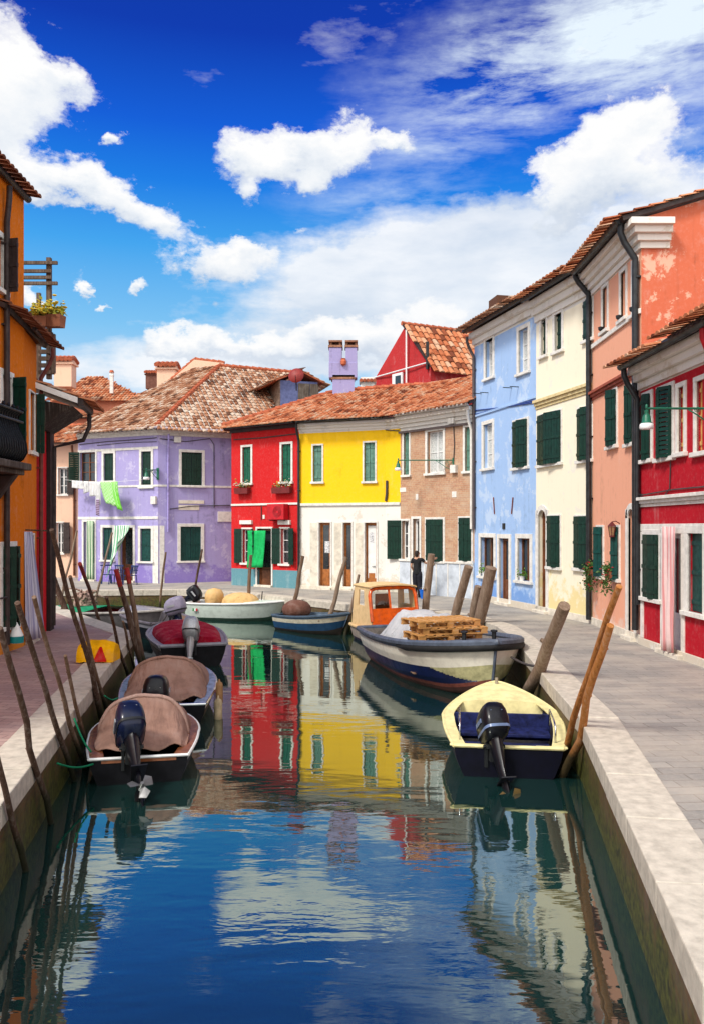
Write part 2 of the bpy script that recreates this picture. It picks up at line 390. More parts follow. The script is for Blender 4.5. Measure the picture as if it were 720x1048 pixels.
RS = random.Random(99)
class House:
    def __init__(s, name, label, pts, ztop, mat, group='painted houses along the canal', cat='house', depth=6, z0=-.05, walls=True):
        s.pts = [V(p) for p in pts]; s.segs = [Seg(a,b) for a,b in zip(s.pts, s.pts[1:])]
        mid = sum(s.pts, V((0,0)))/len(pts)
        s.root = thing(name, label, cat, (mid.x, mid.y, 0), group)
        s.zt, s.z0, s.mat, s.holes, s.depth = ztop, z0, mat, [[] for _ in s.segs], depth
        s.zones = []
        s.back = offset_path(s.pts, depth)
    def finish(s, mats=None, zones=None, ends=True):
        """zones: [(z0,z1,mat index)] up the facade"""
        mb = MB()
        zones = zones or [(s.z0, s.zt, 0)]
        for sg, hs in zip(s.segs, s.holes):
            for a, b, m in zones: wall_panel(mb, sg, a, b, [h for h in hs if h[2] < b and h[3] > a], m=m)
        if ends:
            A, B = s.pts[0], s.pts[-1]; a, b = s.back[0], s.back[-1]
            for p, q in ((a,A),(B,b),(b,a)):
                mb.add([(p.x,p.y,s.z0),(q.x,q.y,s.z0),(q.x,q.y,s.zt),(p.x,p.y,s.zt)], [(0,1,2,3)], zones[-1][2])
        return mb.build('wall', mats or [s.mat], s.root)
    def band(s, name, z0, z1, o, mat, segs=None, u=None, bevel=.01):
        mb = MB()
        P = offset_path(s.pts, -o); Q = offset_path(s.pts, -.004)
        idx = segs if segs is not None else range(len(s.segs))
        for i in idx:
            a, b, c, d = P[i], P[i+1], Q[i+1], Q[i]
            if u:
                sg = s.segs[i]; q0, q1 = sorted((sg.hit(u[0])[0], sg.hit(u[1])[0]))
                sg.box(mb, max(q0,0), min(q1,sg.L), z0, z1, .004, o); continue
            mb.hexa([(a.x,a.y,z0),(b.x,b.y,z0),(c.x,c.y,z0),(d.x,d.y,z0),(a.x,a.y,z1),(b.x,b.y,z1),(c.x,c.y,z1),(d.x,d.y,z1)])
        return mb.build(name, mat, s.root, bevel=bevel)
    def cornice(s, z0, z1, mat, steps=3, reach=.3, segs=None, dentil=0, name='cornice'):
        mb = MB(); idx = list(segs if segs is not None else range(len(s.segs)))
        for k in range(steps):
            a0 = z0+(z1-z0)*k/steps; a1 = z0+(z1-z0)*(k+1)/steps; o = reach*((k+1)/steps)**1.3
            P = offset_path(s.pts, -o); Q = offset_path(s.pts, -.003)
            for i in idx:
                a,b,c,d = P[i],P[i+1],Q[i+1],Q[i]
                mb.hexa([(a.x,a.y,a0),(b.x,b.y,a0),(c.x,c.y,a0),(d.x,d.y,a0),(a.x,a.y,a1-.002),(b.x,b.y,a1-.002),(c.x,c.y,a1-.002),(d.x,d.y,a1-.002)])
        if dentil:
            for i in idx:
                sg = s.segs[i]; n = int(sg.L/dentil)
                for k in range(n): sg.box(mb, (k+.2)*sg.L/n, (k+.7)*sg.L/n, z1+.002, z1+.12, .01, reach*1.15)
        return mb.build(name, mat, s.root, bevel=.008)
    def roof(s, zr, mats, over=.35, segs=None, seed=1, depth=None, drop=0, ridge=True, ze=None, **kw):
        """one pitch per facade stretch, mitred"""
        idx = list(segs if segs is not None else range(len(s.segs)))
        E = offset_path(s.pts, -over); R = offset_path(s.pts, depth or s.depth); out = []
        ze = s.zt if ze is None else ze
        for i in idx:
            poly = [(E[i].x,E[i].y,ze),(E[i+1].x,E[i+1].y,ze),(R[i+1].x,R[i+1].y,zr),(R[i].x,R[i].y,zr)]
            out.append(tiled_roof(poly, mats, s.root, seed=seed+i, ridge=[(poly[3],poly[2])] if ridge else None, **kw))
        return out
    def gutter(s, z, o, segs=None, mat=None, r=.075):
        mb = MB(); P = offset_path(s.pts, -o)
        idx = list(segs if segs is not None else range(len(s.segs)))
        mb.tube([(P[i].x,P[i].y,z) for i in idx]+[(P[idx[-1]+1].x,P[idx[-1]+1].y,z)], r, 10)
        return mb.build('gutter', mat or GUTTER, s.root, smooth=True, auto=50)
    def downpipe(s, i, u, ztop, zbot, mat=None, r=.055, o_top=.35, swing=0, drop=.55):
        sg = s.segs[i]; q, _ = sg.hit(u); mb = MB()
        o = r+.03
        mb.tube([sg.P(q+swing,ztop,o_top), sg.P(q+swing,ztop-.18,o_top), sg.P(q+swing*.7,ztop-.18-drop*.35,o_top*.75+o*.25), sg.P(q,ztop-.18-drop,o), sg.P(q,ztop-.4-drop,o), sg.P(q,zbot,o)], r, 10)
        z = ztop-1.2
        while z > zbot+.4:
            mb.box(sg.P(q,z,o*.5), (r*2.5,o+.02,.04), sg.ang); z -= 1.7
        return mb.build('downpipe', mat or GUTTER, s.root, smooth=True, auto=50)
    def opening(s, i, px=None, r=None): 
        r = r or s.segs[i].rect(*px); s.holes[i].append(tuple(r)); return r
    def trim(s, sg, r, name, mat, w=.12, o=.035, sill=True, depth=.2, head=True):
        mb = MB(); q0,q1,z0,z1 = r
        sg.box(mb, q0-w, q0, z0, z1, -.05, o); sg.box(mb, q1, q1+w, z0, z1, -.05, o)
        if head: sg.box(mb, q0-w-.001, q1+w+.001, z1, z1+w, -.05, o+.002)
        return mb.build(name, mat, s.root, bevel=.006)
    def window(s, i, px, style='closed', mat=GREENP, trim=WHITE, w=.12, slats=False, r=None, glass=GLASS, sill=True, mull=1, swing=(.0,.0), lace=False, leaf=None, bars=2):
        """px is the opening itself; the frame goes round it"""
        sg = s.segs[i]; r = s.opening(i, px, r); q0,q1,z0,z1 = r
        fr = s.trim(sg, r, 'window', trim, w)
        if sill:
            mb = MB(); sg.box(mb, q0-w-.04, q1+w+.04, z0-.09, z0, -.05, .1); mb.build('sill', trim, fr, bevel=.008)
        W = q1-q0
        if style == 'closed':                    # two leaves shut inside the reveal
            if not any(swing): swing = tuple(max(0, RS.gauss(.03,.05)) for _ in '12')
            for k, (h, qq) in enumerate(((-1,q0+.005),(1,q1-.005))): shutter_leaf(sg, qq, z0+.01, z1-.01, W/2-.008, .0 if not swing[k] else swing[k], h, mat, fr, o=-.1, slats=slats)
            return fr
        mb = MB()                                # sash with panes behind
        d = -.17
        for a, b in ((q0,q0+.05),(q1-.05,q1)): sg.box(mb, a, b, z0, z1, d-.02, d+.03)
        for a, b in ((z0,z0+.05),(z1-.05,z1)): sg.box(mb, q0+.05, q1-.05, a, b, d-.02, d+.028)
        for k in range(mull): c = q0+W*(k+1)/(mull+1); sg.box(mb, c-.03, c+.03, z0+.05, z1-.05, d-.02, d+.026)
        for k in range(bars): c = z0+(z1-z0)*(k+1)/(bars+1); sg.box(mb, q0+.05, q1-.05, c-.015, c+.015, d-.018, d+.02)
        mb.build('sash', WHITEP if style != 'brown' else BROWNP, fr)
        mb = MB(); sg.box(mb, q0+.04, q1-.04, z0+.04, z1-.04, d-.019, d-.012); mb.build('pane', glass, fr)
        if lace:
            mb = MB(); n = 15
            mb.grid([[sg.P(q0+.05+(W-.1)*k/n, z, d-.004+.006*sin(k*2.1)) for k in range(n+1)] for z in (z0+.05, z0+(z1-z0)*.5, z1-.06)])
            mb.build('lace_curtain', LACE, fr, smooth=True)
        if style in ('open', 'brown', 'proud'):
            lw = leaf or W/2
            if style == 'proud':                 # leaves almost shut, hung on the face of the wall
                shutter_leaf(sg, q0-.01, z0-.02, z1+.02, W/2+.003, swing[0] or .12, -1, mat, fr, o=.045, slats=slats)
                shutter_leaf(sg, q1+.01, z0-.02, z1+.02, W/2+.003, swing[1] or .2, 1, mat, fr, o=.045, slats=slats)
            else:
                if swing[0]: shutter_leaf(sg, q0-.01, z0-.02, z1+.02, lw, swing[0], -1, mat, fr, o=.045, slats=slats)
                if swing[1]: shutter_leaf(sg, q1+.01, z0-.02, z1+.02, lw, swing[1], 1, mat, fr, o=.045, slats=slats)
        return fr
    def door(s, i, px, mat=BROWNP, trim=WHITE, w=.14, r=None, glass=True, arch=False, dep=.17, step=True):
        sg = s.segs[i]; r = r or sg.rect(*px); r[2] = 0.02; s.holes[i].append(tuple(r)); q0,q1,z0,z1 = r
        mb = MB(); W = q1-q0; d = -min(dep,.17); f1 = min(.09,W*.13); f2 = f1+min(.08,W*.1)
        sg.box(mb, q0, q0+f1, z0, z1, d-.03, d+.04); sg.box(mb, q1-f1, q1, z0, z1, d-.03, d+.04); sg.box(mb, q0+f1, q1-f1, z1-.1, z1, d-.03, d+.038)
        sg.box(mb, q0+f1, q1-f1, z0, z0+.85, d-.03, d+.01)
        sg.box(mb, q0+f2, q1-f2, z0+.15, z0+.72, d+.01, d+.025)
        sg.box(mb, q0+f1, q0+f2, z0+.85, z1-.1, d-.03, d+.01); sg.box(mb, q1-f2, q1-f1, z0+.85, z1-.1, d-.03, d+.01)
        dr = mb.build('door', mat, s.root, bevel=.006)
        mb = MB(); sg.box(mb, q0+f2, q1-f2, z0+.85, z1-.1, d-.02, d-.01); mb.build('pane', GLASS if glass else mat, dr)
        mb = MB(); p = sg.P(q1-.13, 1.02, d+.05); mb.tube([p-V((0,0,.0)), p+V((sg.d.x*-.11, sg.d.y*-.11, 0))], .013, 6); mb.tube([sg.P(q1-.13,1.02,d), p], .02, 8); mb.build('handle', IRON, dr)
        f = MB()
        sg.box(f, q0-w, q0, z0, z1, -.05, .035); sg.box(f, q1, q1+w, z0, z1, -.05, .035)
        if not arch: sg.box(f, q0-w-.001, q1+w+.001, z1, z1+w, -.05, .037)
        else:                                    # round head: ring of voussoirs with the spandrels filled
            c = (q0+q1)/2; R = W/2; n = 12; zc = z1-R
            for k in range(n):
                a0, a1 = pi*k/n, pi*(k+1)/n
                def pt(a, rr, o): return sg.P(c+cos(a)*rr, zc+sin(a)*rr, o)
                f.hexa([pt(a0,R,.035),pt(a0,R+w,.035),pt(a0,R+w,-.05),pt(a0,R,-.05),pt(a1,R,.035),pt(a1,R+w,.035),pt(a1,R+w,-.05),pt(a1,R,-.05)])
                e = lambda a: (max(-R,min(R,cos(a)*1.5*R)), min(R, sin(a)*1.5*R))
                x0_, y0_ = e(a0); x1_, y1_ = e(a1)
                f.hexa([pt(a0,R,.0),sg.P(c+x0_,zc+y0_,.0),sg.P(c+x0_,zc+y0_,-.12),pt(a0,R,-.12),pt(a1,R,.0),sg.P(c+x1_,zc+y1_,.0),sg.P(c+x1_,zc+y1_,-.12),pt(a1,R,-.12)], 1)
        f.build('frame', [trim, s.mat], dr, bevel=.005)
        if step:
            mb = MB(); sg.box(mb, q0-w, q1+w, -.04, .09, -.02, .16); mb.build('doorstep', STONE, dr, bevel=.012)
        return dr
    def cable(s, i, pts, r=.012, mat=None):      # pts in reference pixels on the facade
        sg = s.segs[i]; mb = MB()
        P = []
        for u, v in pts:
            q, t = sg.hit(u); P.append(sg.P(q, CZ-(v-HV)*t/F, .03))
        mb.tube(P, r, 5); return mb.build('cable', mat or CABLE, s.root)
    def plate(s, i, px, name, mat, o=.03):
        sg = s.segs[i]; a,b,c,d = sg.rect(*px); mb = MB(); sg.box(mb, a,b,c,d, -.01, o); return mb.build(name, mat, s.root, bevel=.004)
# ------------------------------------------------------------------ canal, quays, pavements
RQ = [(2.0,-14),(2.05,4.6),(2.53,7.3),(3.19,11.14),(3.40,13.84),(3.88,19.2),(3.88,21.5),(3.45,23.6),(2.5,25.5),(1.2,26.7),(-.1,27.5),(-1.66,29.3),(-4.35,32.4),(-7.4,34),(-11.6,33.6),(-18,34.6),(-60,44)]
LQ = [(-60,38),(-14,28.6),(-9.9,26.9),(-5.45,20.1),(-4.86,16.5),(-3.96,11.1),(-3.36,7.6),(-2.9,4.8),(-2.85,-14)]
QUAYR = brick_mat('mossy_quay_brick', 0, (.24,.085,.045), (.16,.07,.04), (.15,.125,.09), uv=True, moss=True)
COPING = plain('coping_stone', lin(218,208,192,.76), .8, .16, scale=7, bump=.5, spec=.2)
TRACHYTE = paving_mat('grey_trachyte_paving', radians(-4), lin(154,150,145,.80), lin(178,172,164,.80), lin(134,126,118,.8), .52, .22, lin(204,192,176,.86))
MAUVE = paving_mat('mauve_brick_paving', radians(9), lin(176,142,136,.8), lin(200,170,160,.8), lin(126,106,104,.8), .34, .16, lin(150,128,130,.8))

def quay(path, label, mat):
    root = thing('quay_wall', label, 'quay', (path[3][0], path[3][1], 0), 'quay walls of the canal', kind='thing')
    mb = MB(); s = 0
    P = [V(p) for p in path]
    I = offset_path(path, -.5)                   # land lies to the right of travel
    for a, b, ia, ib in zip(P, P[1:], I, I[1:]):
        L = (b-a).length; n = max(1, int(L/2))
        for k in range(n):
            p, q = a.lerp(b,k/n), a.lerp(b,(k+1)/n); s0, s1 = s+L*k/n, s+L*(k+1)/n
            mb.add([(p.x,p.y,-2.6),(q.x,q.y,-2.6),(q.x,q.y,-.22),(p.x,p.y,-.22)], [(0,1,2,3)], uvs=[[(s0,-2.6),(s1,-2.6),(s1,-.22),(s0,-.22)]])
        s += L
    mb.build('brick_face', mat, root)
    mb = MB(); O = offset_path(path, .035); rnd = random.Random(3)
    for i in range(len(P)-1):
        L = (P[i+1]-P[i]).length
        if max(P[i].y, P[i+1].y) < 0 or min(P[i].x,P[i+1].x) < -30: n = 1
        else: n = max(1, round(L/1.25))
        for k in range(n):
            t0, t1 = k/n+.004/L, (k+1)/n-.004/L
            a, b, c, d = O[i].lerp(O[i+1],t0), O[i].lerp(O[i+1],t1), I[i].lerp(I[i+1],t1), I[i].lerp(I[i+1],t0)
            zt = .018+rnd.uniform(-.004,.006)
            mb.hexa([(q.x,q.y,z) for z in (-.22-rnd.random()*.02, zt) for q in (a,b,c,d)])
    mb.build('coping', COPING, root, bevel=.014)
    return I
RI = quay([p for p in RQ], 'curving brick quay wall with pale stone edge under the grey pavement', QUAYR)
LI = quay([p for p in LQ], 'brick quay wall with pale stone edge behind the row of leaning poles', QUAYR)
def land(name, inner, extra, mat, z=0):
    mb = MB(); P = [(p[0],p[1],z) for p in inner]+[(p[0],p[1],z) for p in extra]
    mb.add(P, [tuple(range(len(P)))])
    return tag(mb.build(name, mat), kind='structure')
land('pavement', RI, [(-400,60),(-400,600),(500,600),(500,-14)], TRACHYTE)
land('pavement', LI, [(-200,-14),(-200,50)], MAUVE)
mb = MB(); mb.add([(-70,-16,-2.6),(20,-16,-2.6),(20,60,-2.6),(-70,60,-2.6)], [(0,1,2,3)])
tag(mb.build('canal_bed', plain('canal_mud', (.02,.025,.018), .9)), kind='structure')

def water_mat():
    t = NT('canal_water')
    o1 = t.co((.55,1.5,1)); o2 = t.co((2.2,5.5,1)); o3 = t.co((.25,.5,1))
    n1 = t.noise(o1, .9, 3, .5, .4); n2 = t.noise(o2, 1.0, 3, .55, .3); n3 = t.noise(o3, .5, 3, .6)
    calm = t.ramp(n3, [(.40,.25),(.62,1)])
    n4 = t.noise(t.co((3.5,13,1)), 1.0, 3, .5, .2)
    h = t.math('ADD', t.math('MULTIPLY', n1, .7), t.math('MULTIPLY', t.math('ADD', t.math('MULTIPLY', n2, .22), t.math('MULTIPLY', n4, .05)), calm))
    b = t.bump(h, 1.0, .0115)
    fr = t.n('ShaderNodeFresnel', ins={'IOR':1.7}); t.l(b, fr.inputs['Normal'])
    fac = t.math('MULTIPLY_ADD', fr.outputs[0], .78, .22, True)
    g = t.n('ShaderNodeBsdfGlossy', ins={'Roughness':.014}); g.inputs['Color'].default_value = (.93,1.0,.92,1); t.l(b, g.inputs['Normal'])
    d = t.n('ShaderNodeBsdfDiffuse'); t.l(t.ramp(n3, [(.35,(.005,.024,.024)),(.65,(.009,.034,.030))]), d.inputs['Color'])
    m = t.n('ShaderNodeMixShader'); t.l(fac, m.inputs[0]); t.l(d.outputs[0], m.inputs[1]); t.l(g.outputs[0], m.inputs[2]); t.l(m.outputs[0], t.out.inputs[0])
    return t.m
mb = MB(); mb.add([(-69,-15,WZ),(19,-15,WZ),(19,59,WZ),(-69,59,WZ)], [(0,1,2,3)])
tag(mb.build('canal_water', water_mat()), kind='structure')

# ------------------------------------------------------------------ houses
PURPLE = stucco('lilac_plaster', lin(176,166,218,.86), .34, patch=lin(206,198,232,.84), patch_at=.62, base=lin(148,128,208,.8), base_h=2.0)
REDMID = stucco('scarlet_plaster', lin(214,36,38,.84), .22, base=lin(200,70,60,.8), base_h=.9)
YELLOW = stucco('bright_yellow_plaster', lin(255,204,28,.92), .15, patch=lin(244,222,110,.85), patch_at=.70)
BLUE = stucco('pale_blue_plaster', lin(168,200,243,.86), .22, patch=lin(200,220,246,.86), patch_at=.6, base=lin(120,166,232,.8), base_h=1.6)
CREAM = stucco('cream_plaster', lin(254,244,218,.9), .1, patch=lin(246,240,226,.85), patch_at=.64, base=lin(248,226,158,.84), base_h=2.4)
SALMON = stucco('salmon_plaster', lin(247,178,146,.88), .2, patch=lin(246,178,148,.84), patch_at=.66, base=lin(246,214,196,.84), base_h=1.0)
BURNT = stucco('burnt_orange_plaster', lin(222,118,86,.82), .26, patch=lin(242,196,170,.84), patch_at=.60)
CRIMSON = stucco('crimson_plaster', lin(192,22,40,.84), .2)
OCHRE = stucco('orange_ochre_plaster', lin(232,122,6,.85), .26, base=lin(228,150,60,.8), base_h=1.2)
REDLEFT = stucco('red_plaster', lin(214,20,36,.95), .2)
PEACH = stucco('peach_plaster', lin(252,206,176,.84), .14)
CORAL = stucco('coral_plaster', lin(244,158,124,.84), .16)
REDBACK = stucco('brick_red_plaster', lin(194,52,54,.8), .2)
WSTUC = stucco('white_plaster', lin(244,240,232,.86), .12, patch=lin(232,222,206,.8), patch_at=.6, base=lin(226,212,190,.8), base_h=1.2)
TEALBASE = stucco('dusty_teal_plaster', lin(108,160,172,.78), .25)

# lilac corner house
H = House('house', 'lilac corner house with white-framed windows and a mottled hipped tile roof', [(-13.65,40.0),(-9.2,38.1),(-5.3,39.85)], 7.4, PURPLE, depth=8)
L_, R_ = H.segs
H.window(0, (82,463,98,493), 'brown', mat=GREENP, trim=WHITE, swing=(2.6,0), leaf=.5, w=.09, slats=True)
H.window(0, (106.5,464,116.5,492), 'closed', GREENP, w=.12)
H.window(0, (145,462,155,498), 'closed', GREENP, w=.12)
H.window(0, (105.5,540,115.5,573), 'closed', TEALP, w=.13)
H.window(0, (144,541,155,574.5), 'closed', TEALP, w=.13)
H.door(0, (86,534,97,592), WHITEP, w=.1)
H.door(0, (123.5,540,136.5,595), BROWNP, w=.12)
H.window(1, (186,463,207,497), 'closed', GREENP, w=.13)
H.window(1, (185,539,206,574), 'closed', TEALP, w=.15)
H.finish(ends=False)
mb = MB(); mb.add([(-13.65,40,-.05),(-13.65,40,7.4),(-11,47,7.4),(-11,47,-.05)],[(0,1,2,3)]); mb.build('side_wall', PURPLE, H.root)
z = L_.z(121,460); H.band('string_course', z-.06, z+.06, .03, WHITE, [0])
z = L_.z(121,498); H.band('string_course', z-.05, z+.05, .025, WHITE)
z = L_.z(121,530); H.band('string_course', z-.07, z+.06, .03, WHITE, [0])
H.cornice(7.05, 7.3, WHITE, 2, .14, dentil=.28)
H.plate(0, (156.5,538,162.2,598), 'plaster_patch', WHITE, .012)
H.plate(1, (163.5,538,168.5,598), 'plaster_patch', WHITE, .012)
H.plate(1, (183,512,209,515.5), 'stone_plaque', STONE, .03); H.plate(1, (183,517,204,522), 'stone_plaque', STONE, .02)
H.plate(1, (223,523.5,237.5,534), 'stone_plaque', WHITE, .03); H.plate(1, (178,447,185,453), 'meter_box', WHITE, .15)
H.plate(0, (156,508,161,516), 'meter_box', WHITE, .14)
H.downpipe(1, 172, 7.1, 2.45, plain('lilac_pipe_paint', lin(176,164,226,.8), .5), r=.05, o_top=.2)
H.cable(0, [(82,455),(110,452),(140,450),(161,448)], .02); H.cable(1, [(164,449),(190,452),(215,449),(219,455),(219,520)], .02)
H.cable(1, [(174,521),(195,518),(236,517)], .02); H.cable(0, [(100,456),(130,453),(161,452)], .015)
ev = [(-14.05,39.75,7.4),(-9.2,37.68,7.4),(-7.6,46,11.9),(-9.3,46.7,11.9)]
tiled_roof(ev, TILE_OLD, H.root, w=.24, c=.34, seed=3, soffit=WHITE, jitter=1.4, ridge=[((-9.2,37.75,7.45),(-7.6,46,11.95))])
ev = [(-9.2,37.68,7.4),(-5.2,39.5,7.4),(-2.6,48.2,11.85),(-7.6,46,11.9)]
rf = tiled_roof(ev, TILE_OLD, H.root, w=.24, c=.34, seed=5, soffit=WHITE, jitter=1.4, ridge=[((-7.6,46,11.95),(-2.6,48.2,11.9))])
H.gutter(7.36, .45, mat=plain('pale_gutter', lin(200,190,205,.7), .5), r=.05)
# dormer of the lilac house
d = thing('roof_dormer', 'lilac roof dormer with weathered wooden shutters and tiled lid', 'dormer', at(298,400,42.2))
D = Seg((at(287,400,42.0).x,42.0), (at(325,400,42.6).x,42.6))
mb = MB(); z0 = CZ-(421-HV)*42/F; z1 = CZ-(389-HV)*42/F
D.box(mb, 0, D.L, z0-1.2, z1, -4.5, 0); mb.build('wall', plain('slate_blue_plaster', lin(120,130,180,.7), .8), d)
mb = MB(); D.box(mb, .95, 1.55, z0+.25, z1-.12, 0.003, .05); D.box(mb, 1.58, 2.05, z0+.25, z1-.12, 0.003, .05); mb.build('shutter', wood('grey_attic_wood', (.11,.085,.065)), d)
mb = MB(); D.box(mb, -.06, .0, z0-.6, z1, -4, .0); mb.build('plank_side', wood('weathered_planks', (.20,.13,.09), stretch=(2,2,16)), d)
pk = D.P(1.25, z1+.75, .3); 
for nm, poly in (('roof', [D.P(-1.3,z1-.35,-3.8), D.P(-.3,z1-.02,.2), D.P(1.2,z1+.5,.2), D.P(.6,z1+.5,-5)]), ('roof', [D.P(D.L+.3,z1-.02,.2), D.P(D.L+.2,z1-.1,-4), D.P(.8,z1+.5,-5), D.P(1.2,z1+.5,.2)])):
    tiled_roof(poly, TILE_OLD, d, nm, w=.24, c=.34, seed=11, thick=.06, soffit=RIDGE)
# scarlet house
H = House('house', 'narrow scarlet house with two flower-box windows and a dusty teal foot', [(-5.55,37.0),(-2.28,34.7)], 7.25, REDMID, depth=5)
G = H.segs[0]
H.window(0, (248.5,457.5,257,494.5), 'closed', GREEN2, w=.1)
H.window(0, (288.5,454.5,298,493), 'closed', GREEN2, w=.1)
H.window(0, (248.5,541.5,257.5,576), 'open', mat=GREENP, w=.07, swing=(2.95,2.5), leaf=.42, mull=0)
H.window(0, (287.5,541,295.5,577), 'open', mat=GREENP, w=.07, swing=(2.95,2.75), leaf=.43, mull=0)
H.door(0, (263.5,541,278,599), BROWNP, w=.08)
H.finish([REDMID, TEALBASE], [(-.05, .78, 1), (.78, 7.25, 0)])
z = G.z(270,516); H.band('string_course', z-.05, z+.04, .05, WHITE)
for px in ((247,532.5,259,536.5),(286,532.5,298,537)): H.plate(0, px, 'window_hood', WHITE, .12)
H.plate(0, (269.5,527,271.5,531), 'meter_box', WHITE, .04)
H.cable(0, [(240,450),(270,448),(304,444)], .025); H.cable(0, [(268,532),(268,518)], .02)
H.band('eaves_board', 7.0, 7.16, .12, plain('dark_eaves', (.05,.03,.03), .7))
H.gutter(7.2, .38)
apex = (-.9,39.3,9.25)
tiled_roof([(-5.95,36.9,7.28),(-2.3,34.28,7.28),apex], TILE_RED, H.root, seed=21, ridge=[((-5.95,36.9,7.33),(-.9,39.3,9.3))])
mb = MB(); mb.prism([(-5.9,36.95,7.2),(-.9,39.3,9.2),(-4,41,7.2)], (0,0,-.08)); mb.build('roof', TILE_RED, H.root)
# yellow house
pts = [(-2.28,34.7),(1.38,33.3),(1.98,32.9)]
H = House('house', 'bright yellow house above a white ground floor with three brown doors', pts, 7.25, YELLOW, depth=5)
G = H.segs[0]
zb = G.z(350,516)
H.window(0, (320.5,456,329.5,493), 'closed', GREYGREEN, w=.07)
H.window(0, (372.5,453,383.5,492.5), 'closed', GREYGREEN, w=.07)
for px, gl in (((326.5,535,338,601),1),((351,535,359.5,602),1),((373,535,385,602),0)): H.door(0, px, DOORWOOD, w=.06, dep=.2, glass=True)
q = [G.rect(*p) for p in ((317.5,535,326,601),(342,535,350.5,602),(363.5,535,372.5,602))]
H.finish([YELLOW, WSTUC], [(-.05, zb, 1), (zb, 6.72, 0), (6.72, 7.25, 1)])
mb = MB()
for r in q: G.box(mb, r[0], r[1], .04, r[3], .003, .03)
mb.build('stone_pier', STONE, H.root, bevel=.006)
H.band('string_course', zb-.06, zb+.05, .07, WHITE)
H.band('plinth', -.04, .16, .05, STONE)
H.cornice(6.78, 7.12, WSTUC, 3, .22)
mb = MB(); G.box(mb, *G.rect(375,538,384,592), -.17, -.155); mb.build('notice_board', WHITEP, H.root)
mb = MB(); r = G.rect(331,554,336,566); G.box(mb, *r, -.18, -.15); r = G.rect(377,545,381,556); G.box(mb, *r, -.152, -.148); mb.build('notice', plain('printed_paper', (.6,.6,.62), .8, .5, scale=20), H.root)
H.cable(0, [(312,441),(350,439),(388,438)], .022); H.cable(1, [(394.5,440),(408,441)], .022)
mb = MB(); g1 = H.segs[1]; mb.tube([g1.P(.1, G.z(391,492), .05), g1.P(.1, G.z(391,505), .06), g1.P(.05,G.z(391,513),.05)], .05, 8); mb.build('vent_pipe', CABLE, H.root)
H.gutter(7.2, .36, segs=[0])
H.downpipe(0, 306.5, 7.15, .1, r=.055, o_top=.33)
R5 = offset_path(pts+[(4.54,29.8)], 5.4)
E3 = offset_path(pts+[(4.54,29.8)], -.38)
tiled_roof([(-2.3,34.3,7.28),(E3[1].x,E3[1].y,7.28),(3.35,38.3,9.45),(apex[0],apex[1],9.3)], TILE_RED, H.root, seed=25, ridge=[((apex[0],apex[1],9.33),(3.35,38.3,9.48))])
# brick house
BRICK = brick_mat('pink_brick', atan2(3.1,2.56), lin(206,150,118,.8), lin(222,178,140,.82), lin(214,190,164,.8))
H = House('house', 'bare pink brick house with white cornice and tall dark green ground-floor shutters', [(1.98,32.9),(4.54,29.8)], 7.25, BRICK, depth=5.4)
G = H.segs[0]
H.window(0, (413,442,418.5,486), 'closed', GREYGREEN, w=.08)
H.window(0, (437,441,453,484), 'open', w=.11, swing=(0,0), mull=1, lace=True, bars=1)
H.window(0, (475.5,437,484,482), 'closed', GREYGREEN, w=.1)
r = G.rect(422.5,531,429,603); H.door(0, None, WHITEP, w=.1, r=r)
H.window(0, (436.5,532,453,574), 'proud', GREENP, w=.1, swing=(.05,.28))
H.window(0, (470,530.5,482,574), 'proud', GREENP, w=.08, swing=(.1,.2))
H.window(0, (411,533,418.5,572), 'open', GREENP, w=.08, swing=(2.7,0), leaf=.62)
zm = G.z(450,576)
H.finish([BRICK, WSTUC], [(-.05, 6.55, 0), (6.55, 7.25, 1)])
r0 = G.rect(422,531,429.5,603)
mb = MB(); G.box(mb, 0, r0[0]-.11, 0, zm, .003, .05); G.box(mb, r0[1]+.11, G.L, 0, zm, .003, .05); mb.build('marble_plinth', MARBLE, H.root)
mb = MB(); G.box(mb, r0[1]+.11, G.L, zm, zm+.06, .003, .09); q0 = r0[1]+.3
while q0 < G.L: G.box(mb, q0, q0+.05, 0, zm-.002, .051, .07); q0 += .62
mb.build('plinth_rail', WHITE, H.root)
H.cornice(6.72, 7.16, WSTUC, 3, .3)
mb = MB(); G.box(mb, 0, G.L, 6.5, 6.58, .003, .12); mb.build('zinc_flashing', plain('brown_zinc', (.12,.09,.085), .5), H.root)
for px in ((409,499,415,503.5),(425,505.5,427.5,511.5),(462,503,466.5,509)): H.plate(0, px, 'repair_patch', WHITE, .012)
H.plate(0, (460,428,466,434), 'meter_box', WHITE, .15); H.plate(0, (462.5,476,468,484), 'meter_box', WHITE, .15)
H.cable(0, [(464,434),(465,455),(464,472)], .02)
H.downpipe(0, 483.5, 7.0, 2.6, WHITE, r=.06, o_top=.3)
H.gutter(7.22, .36, mat=plain('white_gutter', lin(225,222,218,.8), .5), r=.06)
tiled_roof([(E3[2].x,E3[2].y,7.3),(E3[3].x+.05,E3[3].y-.1,7.3),(8.9,33.2,9.75),(5.5,36.9,9.6)], TILE_RED, H.root, seed=31)
tiled_roof([(E3[1].x,E3[1].y,7.28),(E3[2].x,E3[2].y,7.3),(5.5,36.9,9.6),(3.35,38.3,9.45)], TILE_RED, H.root, seed=33)
